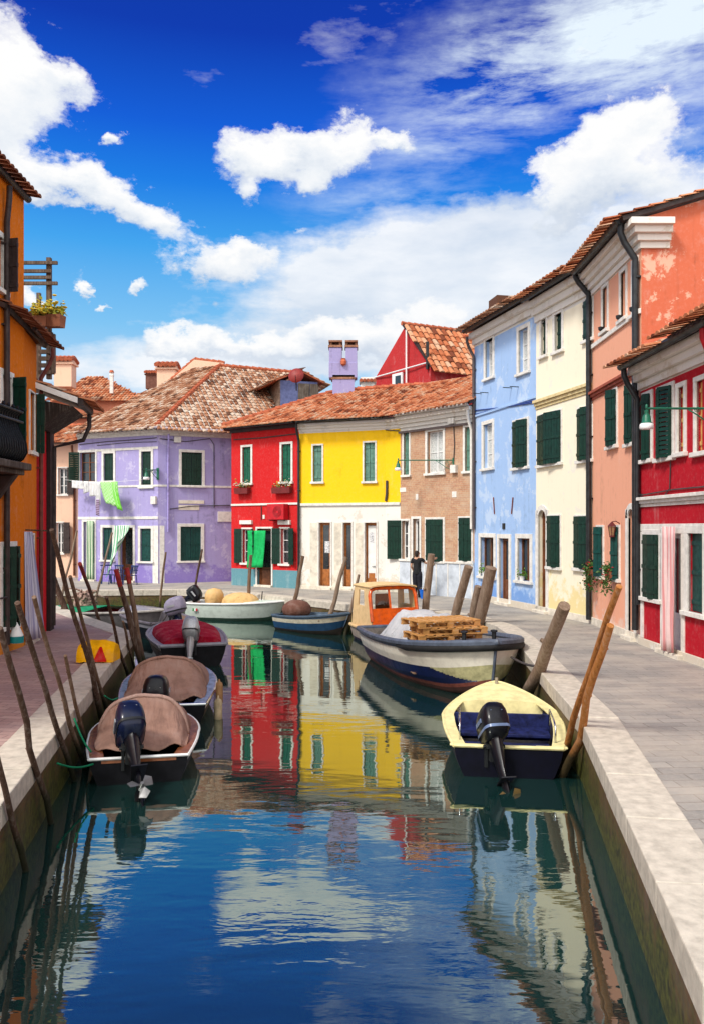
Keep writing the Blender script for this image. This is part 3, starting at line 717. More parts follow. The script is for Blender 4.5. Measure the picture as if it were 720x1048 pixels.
# pale blue, cream and salmon houses
ROW = [(4.54,29.8),(5.8,25.3),(6.6,22.05),(6.6,18.3)]
H = House('house', 'tall pale blue house with two shop-like ground windows and lace upper windows', ROW[:2], 9.95, BLUE, depth=6)
G = H.segs[0]
for px in ((496.5,347,504,386.5),(530.5,336.5,540,381)): H.window(0, px, 'open', w=.13, swing=(0,0), mull=0, lace=True)
H.window(0, (494.5,434,503.5,479), 'open', w=.14, swing=(0,0), mull=0, lace=True)
H.window(0, (525.5,431,539.5,478), 'proud', GREENP, w=.09, swing=(.08,.3))
H.window(0, (491.5,550,505,590), 'brown', w=.15, swing=(0,0), mull=1, bars=0)
H.window(0, (529.5,551,542,594.5), 'brown', w=.15, swing=(0,0), mull=1, bars=0)
H.door(0, (510.5,551,520.5,619), BROWNP, w=.15, dep=.3)
H.finish([BLUE, WSTUC], [(-.05, 9.35, 0), (9.35, 9.95, 1)])
H.cornice(9.42, 9.84, WSTUC, 2, .25)
H.band('plinth', -.04, .22, .03, WSTUC)
H.plate(0, (514,535.5,516.5,541.5), 'small_vent', IRON, .03)
z = G.z(515,415); H.band('string_course', z-.1, z-.02, .05, BLUE)
H.cable(0, [(486,424),(500,421),(520,416),(546,412)], .022, plain('blue_cable', lin(60,90,170,.7), .6)); H.cable(0, [(486,420),(515,417),(546,410)], .02, plain('blue_cable', lin(70,100,180,.7), .6))
H.cable(0, [(505,509),(506,526)], .02, plain('rust', (.2,.05,.03), .8)); H.cable(0, [(525,509),(523.5,526)], .02, plain('rust_stain', (.2,.05,.03), .8))
mb = MB()
for u, v in ((492,403),(499,402),(523,397),(530,396)):
    q_, t_ = G.hit(u); zz = G.z(u,v); mb.bar(G.P(q_,zz,0), G.P(q_,zz,.32), .025, .025)
mb.build('clothes_bracket', IRON, H.root)
H.downpipe(0, 486.2, 9.7, 2.6, plain('dull_pipe', (.09,.07,.07), .5), r=.055, o_top=.35)
H.gutter(9.9, .44)
H.roof(11.6, TILE_OLD, .45, seed=41)
hp = at(514,310,28.3); mb = MB(); mb.box(hp, (.75,.8,.3), .2); mb.build('roof_hatch', TILE_OLD, H.root)
H = House('house', 'tall cream house with an arched door and dark green shutters', ROW[1:3], 9.85, CREAM, depth=6)
G = H.segs[0]
H.window(0, (553.5,327,558.5,364), 'closed', GREENP, w=.1, sill=True); H.window(0, (567.5,321,574.5,359), 'closed', GREENP, w=.12)
H.window(0, (598.5,308,606,347), 'proud', GREENP, w=.1, swing=(.1,.35))
H.window(0, (551,423.5,574,474.5), 'proud', GREENP, w=.07, swing=(.12,.25), slats=False)
H.window(0, (592,418,605.5,470.5), 'proud', GREENP, w=.07, swing=(.2,.45))
H.window(0, (561,528.5,573,580), 'proud', GREENP, w=.06, swing=(.06,.22)); H.window(0, (588.5,529,603.5,581.5), 'proud', GREENP, w=.06, swing=(.05,.2))
H.door(0, (550.5,522,558.5,624), BROWNP, w=.16, arch=True, dep=.35)
H.finish([CREAM, WSTUC], [(-.05, 9.0, 0), (9.0, 9.85, 1)])
H.cornice(9.1, 9.75, WSTUC, 3, .3)
z = G.z(575,407); H.cornice(z-.12, z+.16, plain('straw_stone', lin(236,214,160,.84), .8), 3, .14, name='string_course')
H.band('plinth', -.04, .2, .035, STONE)
H.gutter(9.8, .48, r=.09)
H.downpipe(0, 605.2, 9.75, .12, r=.075, o_top=.42, swing=-.15, drop=.5)
H.roof(11.6, TILE_RED, .48, seed=43)
H = House('house', 'salmon house with three bare attic windows and a burnt orange gable', ROW[2:4], 9.72, SALMON, depth=7)
G = H.segs[0]
for px in ((616.5,294,621.5,338),(635,278,640.5,326),(647.5,268,651.8,321)): H.window(0, px, 'open', w=.09, swing=(0,0), mull=0, bars=0, lace=True)
for px, sw in (((622.5,401,631,456),(.2,.5)),((641.5,396,648,453.5),(.2,.55))): H.window(0, px, 'proud', GREENP, w=.07, swing=sw)
H.window(0, (611,540,617,589), 'proud', TEALP, w=.07, swing=(.4,.7)); H.window(0, (628.5,540,633.5,592), 'proud', TEALP, w=.07, swing=(.5,.9))
H.door(0, (642.5,521,649,648), BROWNP, w=.14, arch=True, dep=.3)
H.finish([SALMON, WSTUC], [(-.05, 9.0, 0), (9.0, 9.72, 1)], ends=False)
mb = MB(); rz = 9.72+7*.30
for poly in ([(6.6,18.3,-.05),(20.6,18.3,-.05),(20.6,18.3,9.72),(13.6,18.3,rz),(6.6,18.3,9.72)], [(20.6,18.3,-.05),(20.6,22.05,-.05),(20.6,22.05,9.72),(20.6,18.3,9.72)]):
    mb.add(poly, [tuple(range(len(poly)))])
mb.build('gable_wall', BURNT, H.root)
H.cornice(9.02, 9.62, WSTUC, 4, .36)
mb = MB()
for k in range(4):
    a0, a1 = 9.02+.15*k, 9.02+.15*(k+1)-.002; o = .36*((k+1)/4)**1.3
    mb.box((6.6-o/2+.32, 18.3-o/2, (a0+a1)/2), (.62+o, o, a1-a0))
mb.build('cornice', WSTUC, H.root, bevel=.008)
z = G.z(632,392); H.cornice(z-.1, z+.12, plain('rose_stone', lin(176,92,72,.8), .8), 3, .14, name='string_course')
z = 9.72-2.2; zz = G.z(635,331); H.band('string_course', zz-.12, zz, .06, WHITE); H.band('plinth', -.04, .2, .04, STONE)
for u, v in ((617.5,340),(636,328.5),(650,320.5)):
    q_, _ = G.hit(u); c_ = G.P(q_,G.z(u,v),.04); mb = MB(); mb.lathe([(.02,0),(.06,.03),(.07,.1),(.02,.12)], c_+V((-.05,0,.03)), 8); mb.build('shutter_catch', IRON, H.root)
H.gutter(9.68, .5, r=.1)
H.downpipe(0, 654, 9.6, .3, r=.075, o_top=.44, drop=.6)
mb = MB(); mb.tube([(7.05,18.24,9.43),(7.05,18.2,9.43)], .04, 8); mb.build('small_vent', IRON, H.root)
E = offset_path(ROW[2:4], -.5); R = offset_path(ROW[2:4], 7)
tiled_roof([(E[0].x,E[0].y,9.7),(6.1,18.12,9.7),(13.6,18.12,rz+.12),(13.6,22.05,rz+.12)], TILE_RED, H.root, seed=47)
tiled_roof([(21.1,18.12,9.7),(21.1,22.05,9.7),(13.6,22.05,rz+.12),(13.6,18.12,rz+.12)], TILE_RED, H.root, seed=48)
# crimson house
H = House('house', 'low crimson house with white stone door frames beside the wide pavement', [(6.56,18.27),(6.68,15.3),(6.85,7.0)], 6.35, CRIMSON, depth=6)
G = H.segs[0]; G2 = H.segs[1]
rect = lambda *p: G.rect(*p)
H.window(0, (658.5,405,666,470), 'proud', GREENP, w=.1, swing=(.3,.5))
H.window(0, (674,398,688,468), 'proud', GREENP, w=.1, swing=(.35,.45), slats=True)
H.window(0, (694,396,700,463), 'closed', plain('straw_blind', lin(226,178,104,.8), .8, .3), w=.1)
H.window(0, (712.5,389,722.5,462), 'closed', plain('straw_blind_two', lin(226,178,104,.8), .8, .3), w=.1)
zs0 = G.z(690,512)
H.window(0, (660,548,674.5,612), 'proud', GREENP, w=.13, swing=(.06,.16))
H.door(0, (679,546,697.5,668), WHITEP, w=.13, dep=.3)
H.window(0, (704,546,719.5,627), 'closed', TEALP, w=.16)
for k in range(3): H.window(1, None, 'closed', GREENP, r=[.8+k*2.5,1.7+k*2.5,3.9,5.3]); H.window(1, None, 'closed', GREENP, r=[.8+k*2.5,1.7+k*2.5,1.0,2.4])
H.finish([CRIMSON, WSTUC], [(-.05, 5.75, 0), (5.75, 6.35, 1)])
H.cornice(5.78, 6.28, WSTUC, 3, .3)
H.cornice(zs0-.1, zs0+.12, WHITE, 3, .14, name='string_course')
zl = G.z(690,541); H.band('lintel_band', zl-.06, zl+.1, .03, WHITE)
H.band('plinth', -.04, .16, .05, WSTUC)
mb = MB(); rp = G.rect(660,548,674.5,612); sz = rp[2]
G.box(mb, rp[0]-.2, rp[0]-.08, .17, zl-.07, .003, .04); G.box(mb, rp[1]+.14, rp[1]+.22, .17, zl-.07, .003, .038); mb.build('stone_pilaster', WHITE, H.root)
z = G.z(690,503); H.cable(0, [(656,507),(690,501),(722,498)], .015); H.cable(0, [(680,508),(686,500),(687,470)], .012)
H.gutter(6.3, .46, r=.08)
tiled_roof([(6.08,18.2,6.33),(6.2,15.8,6.33),(12.9,15.9,8.3),(12.6,18.2,8.3)], TILE_RED, H.root, seed=51)
tiled_roof([(6.2,15.8,6.42),(6.36,7.0,6.42),(12.9,7.2,8.4),(12.9,15.8,8.4)], TILE_RED, H.root, seed=52)
H.downpipe(1, 741, 6.25, .3, plain('crimson_pipe', lin(196,20,34,.84), .4), r=.06, o_top=.4)
H.downpipe(0, 655.5, 6.3, .9, r=.065, o_top=.4)
# ---------------------------------------------------------------- left bank
H = House('house', 'tall ochre orange house at the frame edge with dark metal gutter', [(-7.2,8.0),(-7.32,17.9)], 10.0, OCHRE, depth=6)
H.window(0, (2,385,11,450), 'open', GREENP, swing=(0,1.3), leaf=.32); H.window(0, (2,560,14,640), 'proud', GREENP, swing=(.5,.6))
H.window(0, (-14,238,3,292), 'open', DARKP, swing=(0,1.3), leaf=.3)
H.finish(); H.gutter(9.98, .10, r=.08)
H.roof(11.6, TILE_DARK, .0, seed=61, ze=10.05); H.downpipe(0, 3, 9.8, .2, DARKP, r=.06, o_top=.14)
E = [(-7.2,13.5),(-7.33,17.85)]
mb = MB(); mb.tube([(-7.12,11,1.2),(-7.2,17,1.2)],.02,6); mb.build('cable', CABLE, H.root)
H = House('house', 'lower ochre orange house with brown pent eave between orange and red houses', [(-7.34,17.9),(-7.59,19.3)], 7.25, OCHRE, depth=4)
H.window(0, (30,402,35,462), 'open', GREENP, swing=(0,1.5), leaf=.2, w=.04)
r = H.segs[0].rect(27,548,34,664); H.door(0, None, plain('orange_door_paint', lin(226,128,30,.8), .5), r=r, w=.05)
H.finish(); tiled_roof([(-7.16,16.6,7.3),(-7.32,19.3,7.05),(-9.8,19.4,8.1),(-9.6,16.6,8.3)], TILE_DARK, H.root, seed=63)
H.gutter(7.1, .24, mat=DARKP, r=.05); H.downpipe(0, 38.6, 7.0, .1, plain('rust_pipe', (.14,.03,.02), .5), r=.05)
H = House('house', 'low red house whose deep dark eave juts over the quay', [(-7.6,19.3),(-7.9,21.0)], 5.8, REDLEFT, depth=4)
H.finish(); G = H.segs[0]
mb = MB(); G.box(mb, G.L-.5, G.L, 0, 5.7, .003, .1); mb.build('pilaster', plain('dark_timber', (.025,.012,.012), .7), H.root)
tiled_roof([G.P(-.05,5.82,.95), G.P(G.L+.1,5.82,.95), G.P(G.L+.1,7.3,-3.2), G.P(-.05,7.3,-3.2)], TILE_RED, H.root, seed=65)
mb = MB(); mb.prism([G.P(-.06,5.66,.97), G.P(-.06,5.8,.97), G.P(-.06,6.16,-.05), G.P(-.06,6.02,-.05)], -.05*V((G.d.x,G.d.y,0))); mb.build('rake_board', WHITEP, H.root)
mb = MB(); mb.hexa([G.P(0,5.1,.1),G.P(G.L,5.1,.1),G.P(G.L,5.1,0.01),G.P(0,5.1,0.01),G.P(0,5.6,.85),G.P(G.L,5.6,.85),G.P(G.L,5.75,0.01),G.P(0,5.75,0.01)]); mb.build('soffit', wood('dark_soffit_wood', (.03,.018,.014)), H.root)
H.gutter(5.72, 1.0, mat=DARKP, r=.1)
mb = MB(); mb.tube([G.P(G.L-.1,5.62,1.0),G.P(G.L-.1,5.3,1.0),G.P(G.L-.1,4.95,.85),G.P(G.L-.1,4.75,.12),G.P(G.L-.1,.1,.1)], .06, 8); mb.build('downpipe', DARKP, H.root)
# pale peach house, coral house and others beyond
H = House('house', 'pale peach house with dark brown shutters beyond the side canal', [(-22,43.5),(-14.5,42.6)], 7.2, PEACH, depth=5)
for px in ((60,479,69,506),(58,535,65,566)): H.window(0, px, 'open', DARKP, swing=(0,2.7), leaf=.5, w=.06)
H.finish(); H.roof(8.6, TILE_RED, .4, seed=71, depth=4); H.gutter(7.15, .45, mat=DARKP, r=.07)
z = H.segs[0].z(70,560); H.downpipe(0, 77, 7.0, .1, BROWNP, r=.06)
H = House('house', 'coral house with stepped tile roofs rising behind the lilac one', [(-23,52),(-8.0,50.4)], 9.7, CORAL, depth=6)
H.window(0, (130,440,138,470), 'closed', GREENP)
H.finish(); H.roof(11.4, TILE_RED, .4, seed=75, depth=5)
tiled_roof([(-19.8,52.0,11.0),(-13.2,51.4,10.9),(-17.2,55.5,13.1),(-18.4,55.5,13.1)], TILE_RED, H.root, seed=77)
mb = MB(); mb.box((-16.6,53.4,10.4), (6.0,2.6,1.6), -.1); mb.build('upper_wall', CORAL, H.root)
tiled_roof([(-14.5,53.6,11.5),(-8.6,53.0,11.9),(-8.6,55.5,12.7),(-14,55.5,12.7)], TILE_RED, H.root, seed=79)
def chimney(name, label, u, v0, v1, y, w, mat, cap='tiles', parent=None):
    p = at(u, v1, y); t = at(u, v0, y); h = t.z-p.z
    r = thing(name, label, 'chimney', (p.x, p.y, p.z), 'chimneys on the tiled roofs')
    mb = MB(); mb.box((p.x,p.y,p.z+h*.35), (w,w*.8,h*.7+.6)); mb.box((p.x,p.y,p.z+h*.72), (w*1.2,w,h*.08)); mb.build('stack', mat, r, bevel=.02)
    if cap == 'tiles':
        mb = MB()
        for k in (-1,0,1): mb.box((p.x+k*w*.38,p.y,p.z+h*.8), (w*.14,w*.7,h*.12))
        mb.build('flue_brick', mat, r)
        mb = MB()
        for k in range(5):
            x = p.x+(k-2)*w*.24
            for s_ in (-1,1): mb.tube([(x,p.y+s_*w*.62,p.z+h*.86),(x,p.y,p.z+h)], w*.13, 7)
        mb.build('tile_cap', RIDGE, r)
    else:
        mb = MB(); mb.lathe([(w*.3,h*.78),(w*.3,h*.86),(w*.75,h*.88),(w*.5,h)], p, 10); mb.build('tile_cap', RIDGE, r)
    return r
chimney('chimney', 'squat peach chimney with tiled cap above the dark red eave', 67, 366, 392, 50, 1.1, PEACH)
chimney('chimney', 'slim white flue pipe standing alone above coral roof', 114.5, 379, 398, 52, .22, WHITE, 'cone')
chimney('chimney', 'small brown chimney half hidden by its peach neighbour', 156, 380, 394, 54, .75, plain('sooty_brick', (.16,.07,.05), .9))
chimney('chimney', 'broad peach chimney with tiled cap next to the sloping parapet', 172, 372, 396, 52, 1.2, PEACH)
pr = thing('parapet_wall', 'sloping peach parapet wall topped with tiles behind the lilac roof', 'parapet', at(198,380,47.6))
Pp = [at(160,402,47.6), at(199,368,47.6), at(229,371.5,47.6), at(229,402,47.6)]
mb = MB(); mb.prism(Pp, (0,.3,0)); mb.build('wall', PEACH, pr)
mb = MB()
for a, b in ((Pp[0],Pp[1]),(Pp[1],Pp[2])):
    m_ = int((b-a).length/.3)
    for i in range(m_): mb.tube([a.lerp(b,i/m_)+V((0,.15,.06)), a.lerp(b,(i+1.1)/m_)+V((0,.15,.03))], [.14,.11], 7)
mb.build('coping_tile', RIDGE, pr)
# big lilac double chimney
p = at(351, 402, 39.2); t = at(351, 350, 39.2); h = t.z-p.z
r = thing('chimney', 'big lilac double chimney with two brick-topped flues', 'chimney', p, 'chimneys on the tiled roofs')
mb = MB(); mb.box((p.x+.02,p.y,p.z+.15), (1.05,.8,1.3)); CHL = stucco('greyed_lilac_plaster', lin(170,164,212,.8), .3); mb.build('stack', CHL, r)
mb = MB(); mb.box((p.x-.36,p.y,p.z+h*.58), (.62,.75,h*.56)); mb.box((p.x+.40,p.y,p.z+h*.58), (.55,.75,h*.56)); mb.box((p.x,p.y,p.z+h*.42), (1.36,.8,h*.3)); mb.build('flue', CHL, r, bevel=.02)
CB = plain('chimney_brick', (.26,.13,.08), .9, .4)
for dx, w_ in ((-.36,.7),(.40,.64)):
    mb = MB(); mb.box((p.x+dx,p.y,p.z+h*.885), (w_,.82,.1)); mb.box((p.x+dx-.22,p.y,p.z+h*.94),(.1,.6,.14)); mb.box((p.x+dx+.22,p.y,p.z+h*.94),(.1,.6,.14)); mb.box((p.x+dx,p.y,p.z+h*.985), (w_*.95,.8,.08)); mb.build('brick_cap', CB, r)
mb = MB(); mb.box((p.x,p.y,p.z+h*.26),(1.15,.86,.1)); mb.build('brick_band', CB, r)
mb = MB(); mb.lathe([(.05,0),(.13,.05),(.15,.2),(.1,.3),(.12,.34)], (p.x+.02,p.y-.45,p.z+h*.5), 10); mb.build('clay_pot', RIDGE, r)
# red gabled house behind
Y = 44
a = at(383,388,46.3); b = at(413.5,335,44.4); c = at(440,372,42.5); zb_ = 7.0
r = thing('house', 'red gabled house with orange tile roof rising behind the brick one', 'house', (b.x,Y,0), 'painted houses along the canal')
mb = MB()
gp = [(a.x,a.y,zb_),(c.x,c.y,zb_),c,b,a]
mb.prism(gp, (6.4,3.0,0)); mb.build('wall', REDBACK, r)
dv = V((6.5,3.05,0)); nb = V((-.15,-.08,.12))
tiled_roof([c+nb+(c-b)*.12, c+dv+(c-b)*.12, b+dv+V((0,0,.12)), b+nb], TILE_RED, r, w=.34, c=.5, seed=81, ridge=[(b+nb+V((0,0,.06)), b+dv+V((0,0,.16)))])
mb = MB(); k = at(397,392,Y-.05); 
for u0,u1 in ((401.5,412),): 
    GS = Seg((a.x,a.y),(c.x,c.y)); GS.box(mb, *GS.rect(u0,382,u1,398), -.05, .06)
w_ = mb.build('window', WHITEP, r, bevel=.02)
mb = MB(); GS.box(mb, *GS.rect(405,384.5,410.5,397), .061, .075); mb.build('pane', GLASS, w_)
mb = MB(); pq = lambda u, v: GS.P(GS.hit(u)[0], GS.z(u,v), .08); mb.tube([pq(416.5,338), pq(416.5,392)], .05, 6); mb.tube([pq(384,386.5),pq(437,371.5)],.04,6); mb.build('downpipe', WHITEP, r)
mb = MB(); mb.tube([pq(438,350), pq(438,378)], .09, 6); mb.build('downpipe', IRON, r)
chimney('chimney', 'stubby chimney on the ridge beside the red gable wall', 376, 389, 401, 43, .75, WHITE)
chimney('chimney', 'orange clay chimney on the slope of the red gabled house', 479, 343, 362, 45.5, .55, plain('clay_chimney', (.5,.17,.07), .85), 'tiles')
# a row of plain roofs far behind, between the gaps
H = House('house', 'distant row of tiled roofs showing between chimney and red gable', [(1.2,46.5),(6,46)], 9.2, CORAL, depth=5); H.finish(); H.roof(11.0, TILE_RED, .4, seed=85, depth=3)
# ------------------------------------------------------------------ boats
def hull_fn(L, B, free, sheer=.35, tr=.82, full=2.2, rake=.35, draft=.28, bw=.0):
    def half(t):
        if t < .45: return B/2*(tr+(1-tr)*sin(t/.45*pi/2))
        q = (t-.45)/.55
        return B/2*max(bw, (1-q**full)**.75)+.012
    def zs(t): return free*(1+sheer*t*t-.0*t)
    def zk(t): return -draft+(draft*.9 if t > .8 else 0)*((t-.8)/.2)**2 if t > .8 else -draft
    def pt(t, h, side, inset=0):                  # h 0 keel .. 1 gunwale
        h = min(1, h); prof = [(0,0),(.22,.70),(.45,.84),(.75,.95),(1,1)]
        for (a, ya), (b, yb) in zip(prof, prof[1:]):
            if h <= b: k = ya+(yb-ya)*(h-a)/(b-a); break
        fl = k**(1+1.1*max(0,(t-.5)/.5)) if k > 0 else 0
        b = max(0, half(t)*fl-inset*min(1,1.4*(1-t)+.15))
        z = zk(t)+(zs(t)-zk(t))*h
        x = L*t-rake*(1-h)*max(0,(t-.6)/.4)-inset*.6*max(0,(t-.7)/.3)
        return V((x, side*b, z))
    return half, zs, zk, pt
def make_boat(name, label, stern, bow, B, free, hull_mats, rows, inner_mat, rail_mat, rail_r=.035, floor=-.02, deck=None, deck_mat=None, group='boats moored in the canal', cat='boat', side_deck=0, side_mat=None, transom_mat=None, matfn=None, **kw):
    """stern, bow: (x, y) on the water; rows: [(h, material index above)] up the side"""
    s, b = V(stern), V(bow); L = (b-s).length; rz = atan2((b-s).y, (b-s).x)
    root = thing(name, label, cat, (s.x, s.y, WZ), group, rz)
    half, zs, zk, pt = hull_fn(L, B, free, **kw)
    n = 110 if matfn else 22; T = [1-(1-i/n)**1.35 for i in range(n+1)]
    mb = MB()
    hs = [r[0] for r in rows]+[1.0]
    for side in (1,-1):
        for (h0, m), h1 in zip(rows, hs[1:]):
            sub = 14 if matfn else 3
            P = [[pt(t, h0+(h1-h0)*j/sub, side) for j in range(sub+1)] for t in T]
            if side < 0: P = [list(reversed(q)) for q in P]
            mb.grid(P, m)
            if matfn:
                k = len(mb.mi)-n*sub
                for i in range(n):
                    for j in range(sub):
                        hj = h0+(h1-h0)*((j if side > 0 else sub-1-j)+.5)/sub
                        r = matfn((T[i]+T[i+1])/2, hj)
                        if r is not None: mb.mi[k+i*sub+j] = r
    hh = [0,.11,.22,.45,.6,.75,.9,1]
    ring = [pt(0,h,1) for h in hh]+[pt(0,h,-1) for h in reversed(hh[1:])]
    mb.add(ring, [tuple(range(len(ring)))], transom_mat if transom_mat is not None else rows[-1][1])
    mb.build('hull', hull_mats, root, local=True, smooth=True, auto=40)
    mb = MB(); ins = .05; zf = floor
    tmax = [t for t in T if t < .95]
    for side in (1,-1):
        P = []
        for t in tmax:
            hf = max(.05, min(.95,(zf-zk(t))/(zs(t)-zk(t))))
            P.append([pt(t, hf+(1-hf)*j/3, side, ins) for j in range(4)])
        if side > 0: P = [list(reversed(q)) for q in P]
        mb.grid(P, 0)
    P = []
    for t in tmax:
        hf = max(.05, min(.95,(zf-zk(t))/(zs(t)-zk(t)))); a = pt(t,hf,1,ins); P.append([a, V((a.x,-a.y,a.z))])
    mb.grid(P, 0)
    q = [pt(.012,1,1,ins), pt(.012,1,-1,ins), pt(.012,.3,-1,ins), pt(.012,.3,1,ins)]; mb.add(q, [(0,1,2,3)], 0)
    mb.build('inner_lining', inner_mat, root, local=True, smooth=True, auto=40)
    mb = MB()
    G = [pt(t,1,1)+V((0,0,.004)) for t in T]; G2 = [pt(t,1,-1)+V((0,0,.004)) for t in reversed(T)]
    mb.tube(G+[V((G[-1].x+.03,0,G[-1].z+.01))]+G2, rail_r, 7)
    mb.tube([G[0], G2[-1]], rail_r, 7)
    mb.build('gunwale', rail_mat, root, local=True, smooth=True, auto=50)
    if side_deck:
        mb = MB()
        for side in (1,-1):
            P = [[pt(t,1,side)+V((0,0,.012)), V((pt(t,1,side).x, pt(t,1,side).y-side*min(side_deck, abs(pt(t,1,side).y)*.8), zs(t)+.012))] for t in T if t < .97]
            if side < 0: P = [list(reversed(q)) for q in P]
            mb.grid(P, 0)
        mb.build('side_deck', side_mat or rail_mat, root, local=True, solid=.02)
    if deck is not None:
        mb = MB(); TT = [deck+(1-deck)*i/10 for i in range(11)]; P = []
        for t in TT:
            a = pt(t,1,1); P.append([V((a.x, a.y*k, a.z+.012+.05*(1-k*k)*min(1,a.y*3))) for k in (1,.6,.2,-.2,-.6,-1)])
        mb.grid(P, 0)
        a = pt(deck,1,1); hf = max(.1,(zf-zk(deck))/(zs(deck)-zk(deck))); c = pt(deck,hf,1)
        row = P[0]; mb.add(row+[V((c.x,-c.y,c.z)), V((c.x,c.y,c.z))], [tuple(range(len(row)+2))], 0)
        mb.build('foredeck', deck_mat, root, local=True, smooth=True, auto=40)
    root['_L'] = L
    return root, pt, zs, half
def outboard(root, x, y, z, s=1.0, tilt=.0, cowl_mat=None, leg_mat=None, yaw=0, prop=None, trim=None, name='outboard_motor', flip=1):
    """hung on the transom; local +x of the boat is forward; tilt swings the leg up aft"""
    M = Matrix.Translation((x,y,z)) @ Matrix.Rotation(yaw,4,'Z') @ Matrix.Rotation(tilt,4,'Y') @ Matrix.Scale(s,4)
    def T(mb): 
        for i, p in enumerate(mb.v): mb.v[i] = M@p
        return mb
    mb = MB(); R = []
    for zz, ax, ay, cx in ((.06,.10,.085,-.02),(.09,.20,.13,-.04),(.16,.245,.155,-.05),(.27,.255,.16,-.05),(.36,.235,.15,-.055),(.43,.19,.125,-.075),(.465,.12,.08,-.10),(.475,.02,.015,-.10)):
        ring = []
        for k in range(20):
            a = 2*pi*k/20; c_, s_ = cos(a), sin(a); e = .48
            ring.append(V((cx-.06+ax*abs(c_)**e*(1 if c_ > 0 else -1), ay*abs(s_)**e*(1 if s_ > 0 else -1), zz-.05*(cx-.06+ax*c_)*(1 if zz > .3 else 0))))
        R.append(ring)
    mb.grid(R, 0, close=True); mb.add(R[0], [tuple(range(19,-1,-1))]); mb.add(R[-1], [tuple(range(20))])
    ob = T(mb).build(name, cowl_mat, root, local=True, smooth=True, auto=50)
    mb = MB()
    ring = [[p+V((0,0,dz)) for p in [V((p.x*1.012-.001,p.y*1.02,p.z)) for p in R[2]]] for dz in (-.012,.022)]
    mb.grid(ring, 0, close=True); T(mb).build('trim_band', trim or IRON, ob, local=True, smooth=True)
    mb = MB(); mb.tube([(.15,0,.12),(.22,.03,.04),(.42,.10,-.12),(.75,.16,-.22)], .016, 6); T(mb).build('control_cable', CABLE, ob, local=True, smooth=True)
    mb = MB(); mb.box((-.335,0,.33),(.03,.14,.045)); mb.box((-.10,-.162,.28),(.2,.012,.05)); mb.box((-.10,.162,.28),(.2,.012,.05)); T(mb).build('side_vent', trim or SILVER, ob, local=True)
    mb = MB(); R2 = []
    for zz, ax, ay, cx in ((.08,.13,.08,-.10),(-.1,.11,.07,-.11),(-.3,.085,.05,-.12),(-.45,.09,.035,-.13),(-.62,.10,.025,-.13)):
        R2.append([V((cx+ax*cos(2*pi*k/12), ay*sin(2*pi*k/12), zz)) for k in range(12)])
    mb.grid(list(reversed(R2)), 0, close=True)
    mb.add([V((-.32,-.085,-.44)),V((.02,-.06,-.44)),V((.02,.06,-.44)),V((-.32,.085,-.44)),V((-.32,-.085,-.425)),V((.02,-.06,-.425)),V((.02,.06,-.425)),V((-.32,.085,-.425))], [(3,2,1,0),(4,5,6,7),(0,1,5,4),(1,2,6,5),(2,3,7,6),(3,0,4,7)])
    mb.tube([(.06,0,-.66),(.0,0,-.66),(-.12,0,-.66),(-.24,0,-.66)], [.012,.05,.058,.04], 12)
    mb.add([V((-.05,-.008,-.70)),V((-.17,-.008,-.70)),V((-.17,-.008,-.84)),V((-.12,-.008,-.84)),V((-.05,.008,-.70)),V((-.17,.008,-.70)),V((-.17,.008,-.84)),V((-.12,.008,-.84))], [(0,1,2,3),(7,6,5,4),(1,0,4,5),(2,1,5,6),(3,2,6,7),(0,3,7,4)])
    T(mb).build('motor_leg', leg_mat or cowl_mat, ob, local=True, smooth=True, auto=45)
    mb = MB(); 
    for k in range(3):
        a = 2*pi*k/3+.4; d = V((0,cos(a),sin(a))); e = V((0,-sin(a),cos(a))); c = V((-.27,0,-.66))
        vs = [c+d*.03+e*.02, c+d*.03-e*.02+V((-.03,0,0)), c+d*.10-e*.06+V((-.035,0,0)), c+d*.15-e*.01+V((-.01,0,0)), c+d*.11+e*.055+V((.02,0,0))]
        mb.add(vs+[q+V((.01,0,0)) for q in vs], [(0,1,2,3,4),(9,8,7,6,5)]+[(i,5+i,5+(i+1)%5,(i+1)%5) for i in range(5)])
    mb.tube([(-.24,0,-.66),(-.33,0,-.66)], [.04,.018], 10)
    T(mb).build('propeller', prop or leg_mat or cowl_mat, ob, local=True)
    mb = MB(); M0 = M; M = Matrix.Translation((x,y,z)) @ Matrix.Rotation(yaw,4,'Z') @ Matrix.Scale(s,4)
    for yy in (-.09,.09): mb.box((.03,yy,-.06), (.05,.03,.3)); mb.box((.0,yy,.05), (.16,.035,.04))
    mb.tube([(0,-.13,.04),(0,.13,.04)], .02, 8); mb.box((-.05,0,-.02),(.08,.14,.2))
    T(mb).build('clamp_bracket', IRON, ob, local=True)
    M = M0
    return ob
NAVY = plain('navy_hull_paint', (.003,.003,.009), .45, .3, spec=.12)
BLACKH = plain('black_hull_paint', (.006,.006,.008), .5, .3, spec=.12)
BLUEBLK = plain('blue_black_cowl', (.006,.010,.034), .3, .25, spec=.25, coat=.2)
BLACKC = plain('black_cowl', (.006,.006,.010), .32, .25, spec=.25, coat=.15)
SILVER = plain('silver_cowl', (.42,.43,.45), .3, .15, metal=.3)
MAUVEC = plain('mauve_grey_cowl', lin(168,160,184,.8), .35, .15)
TAN = None
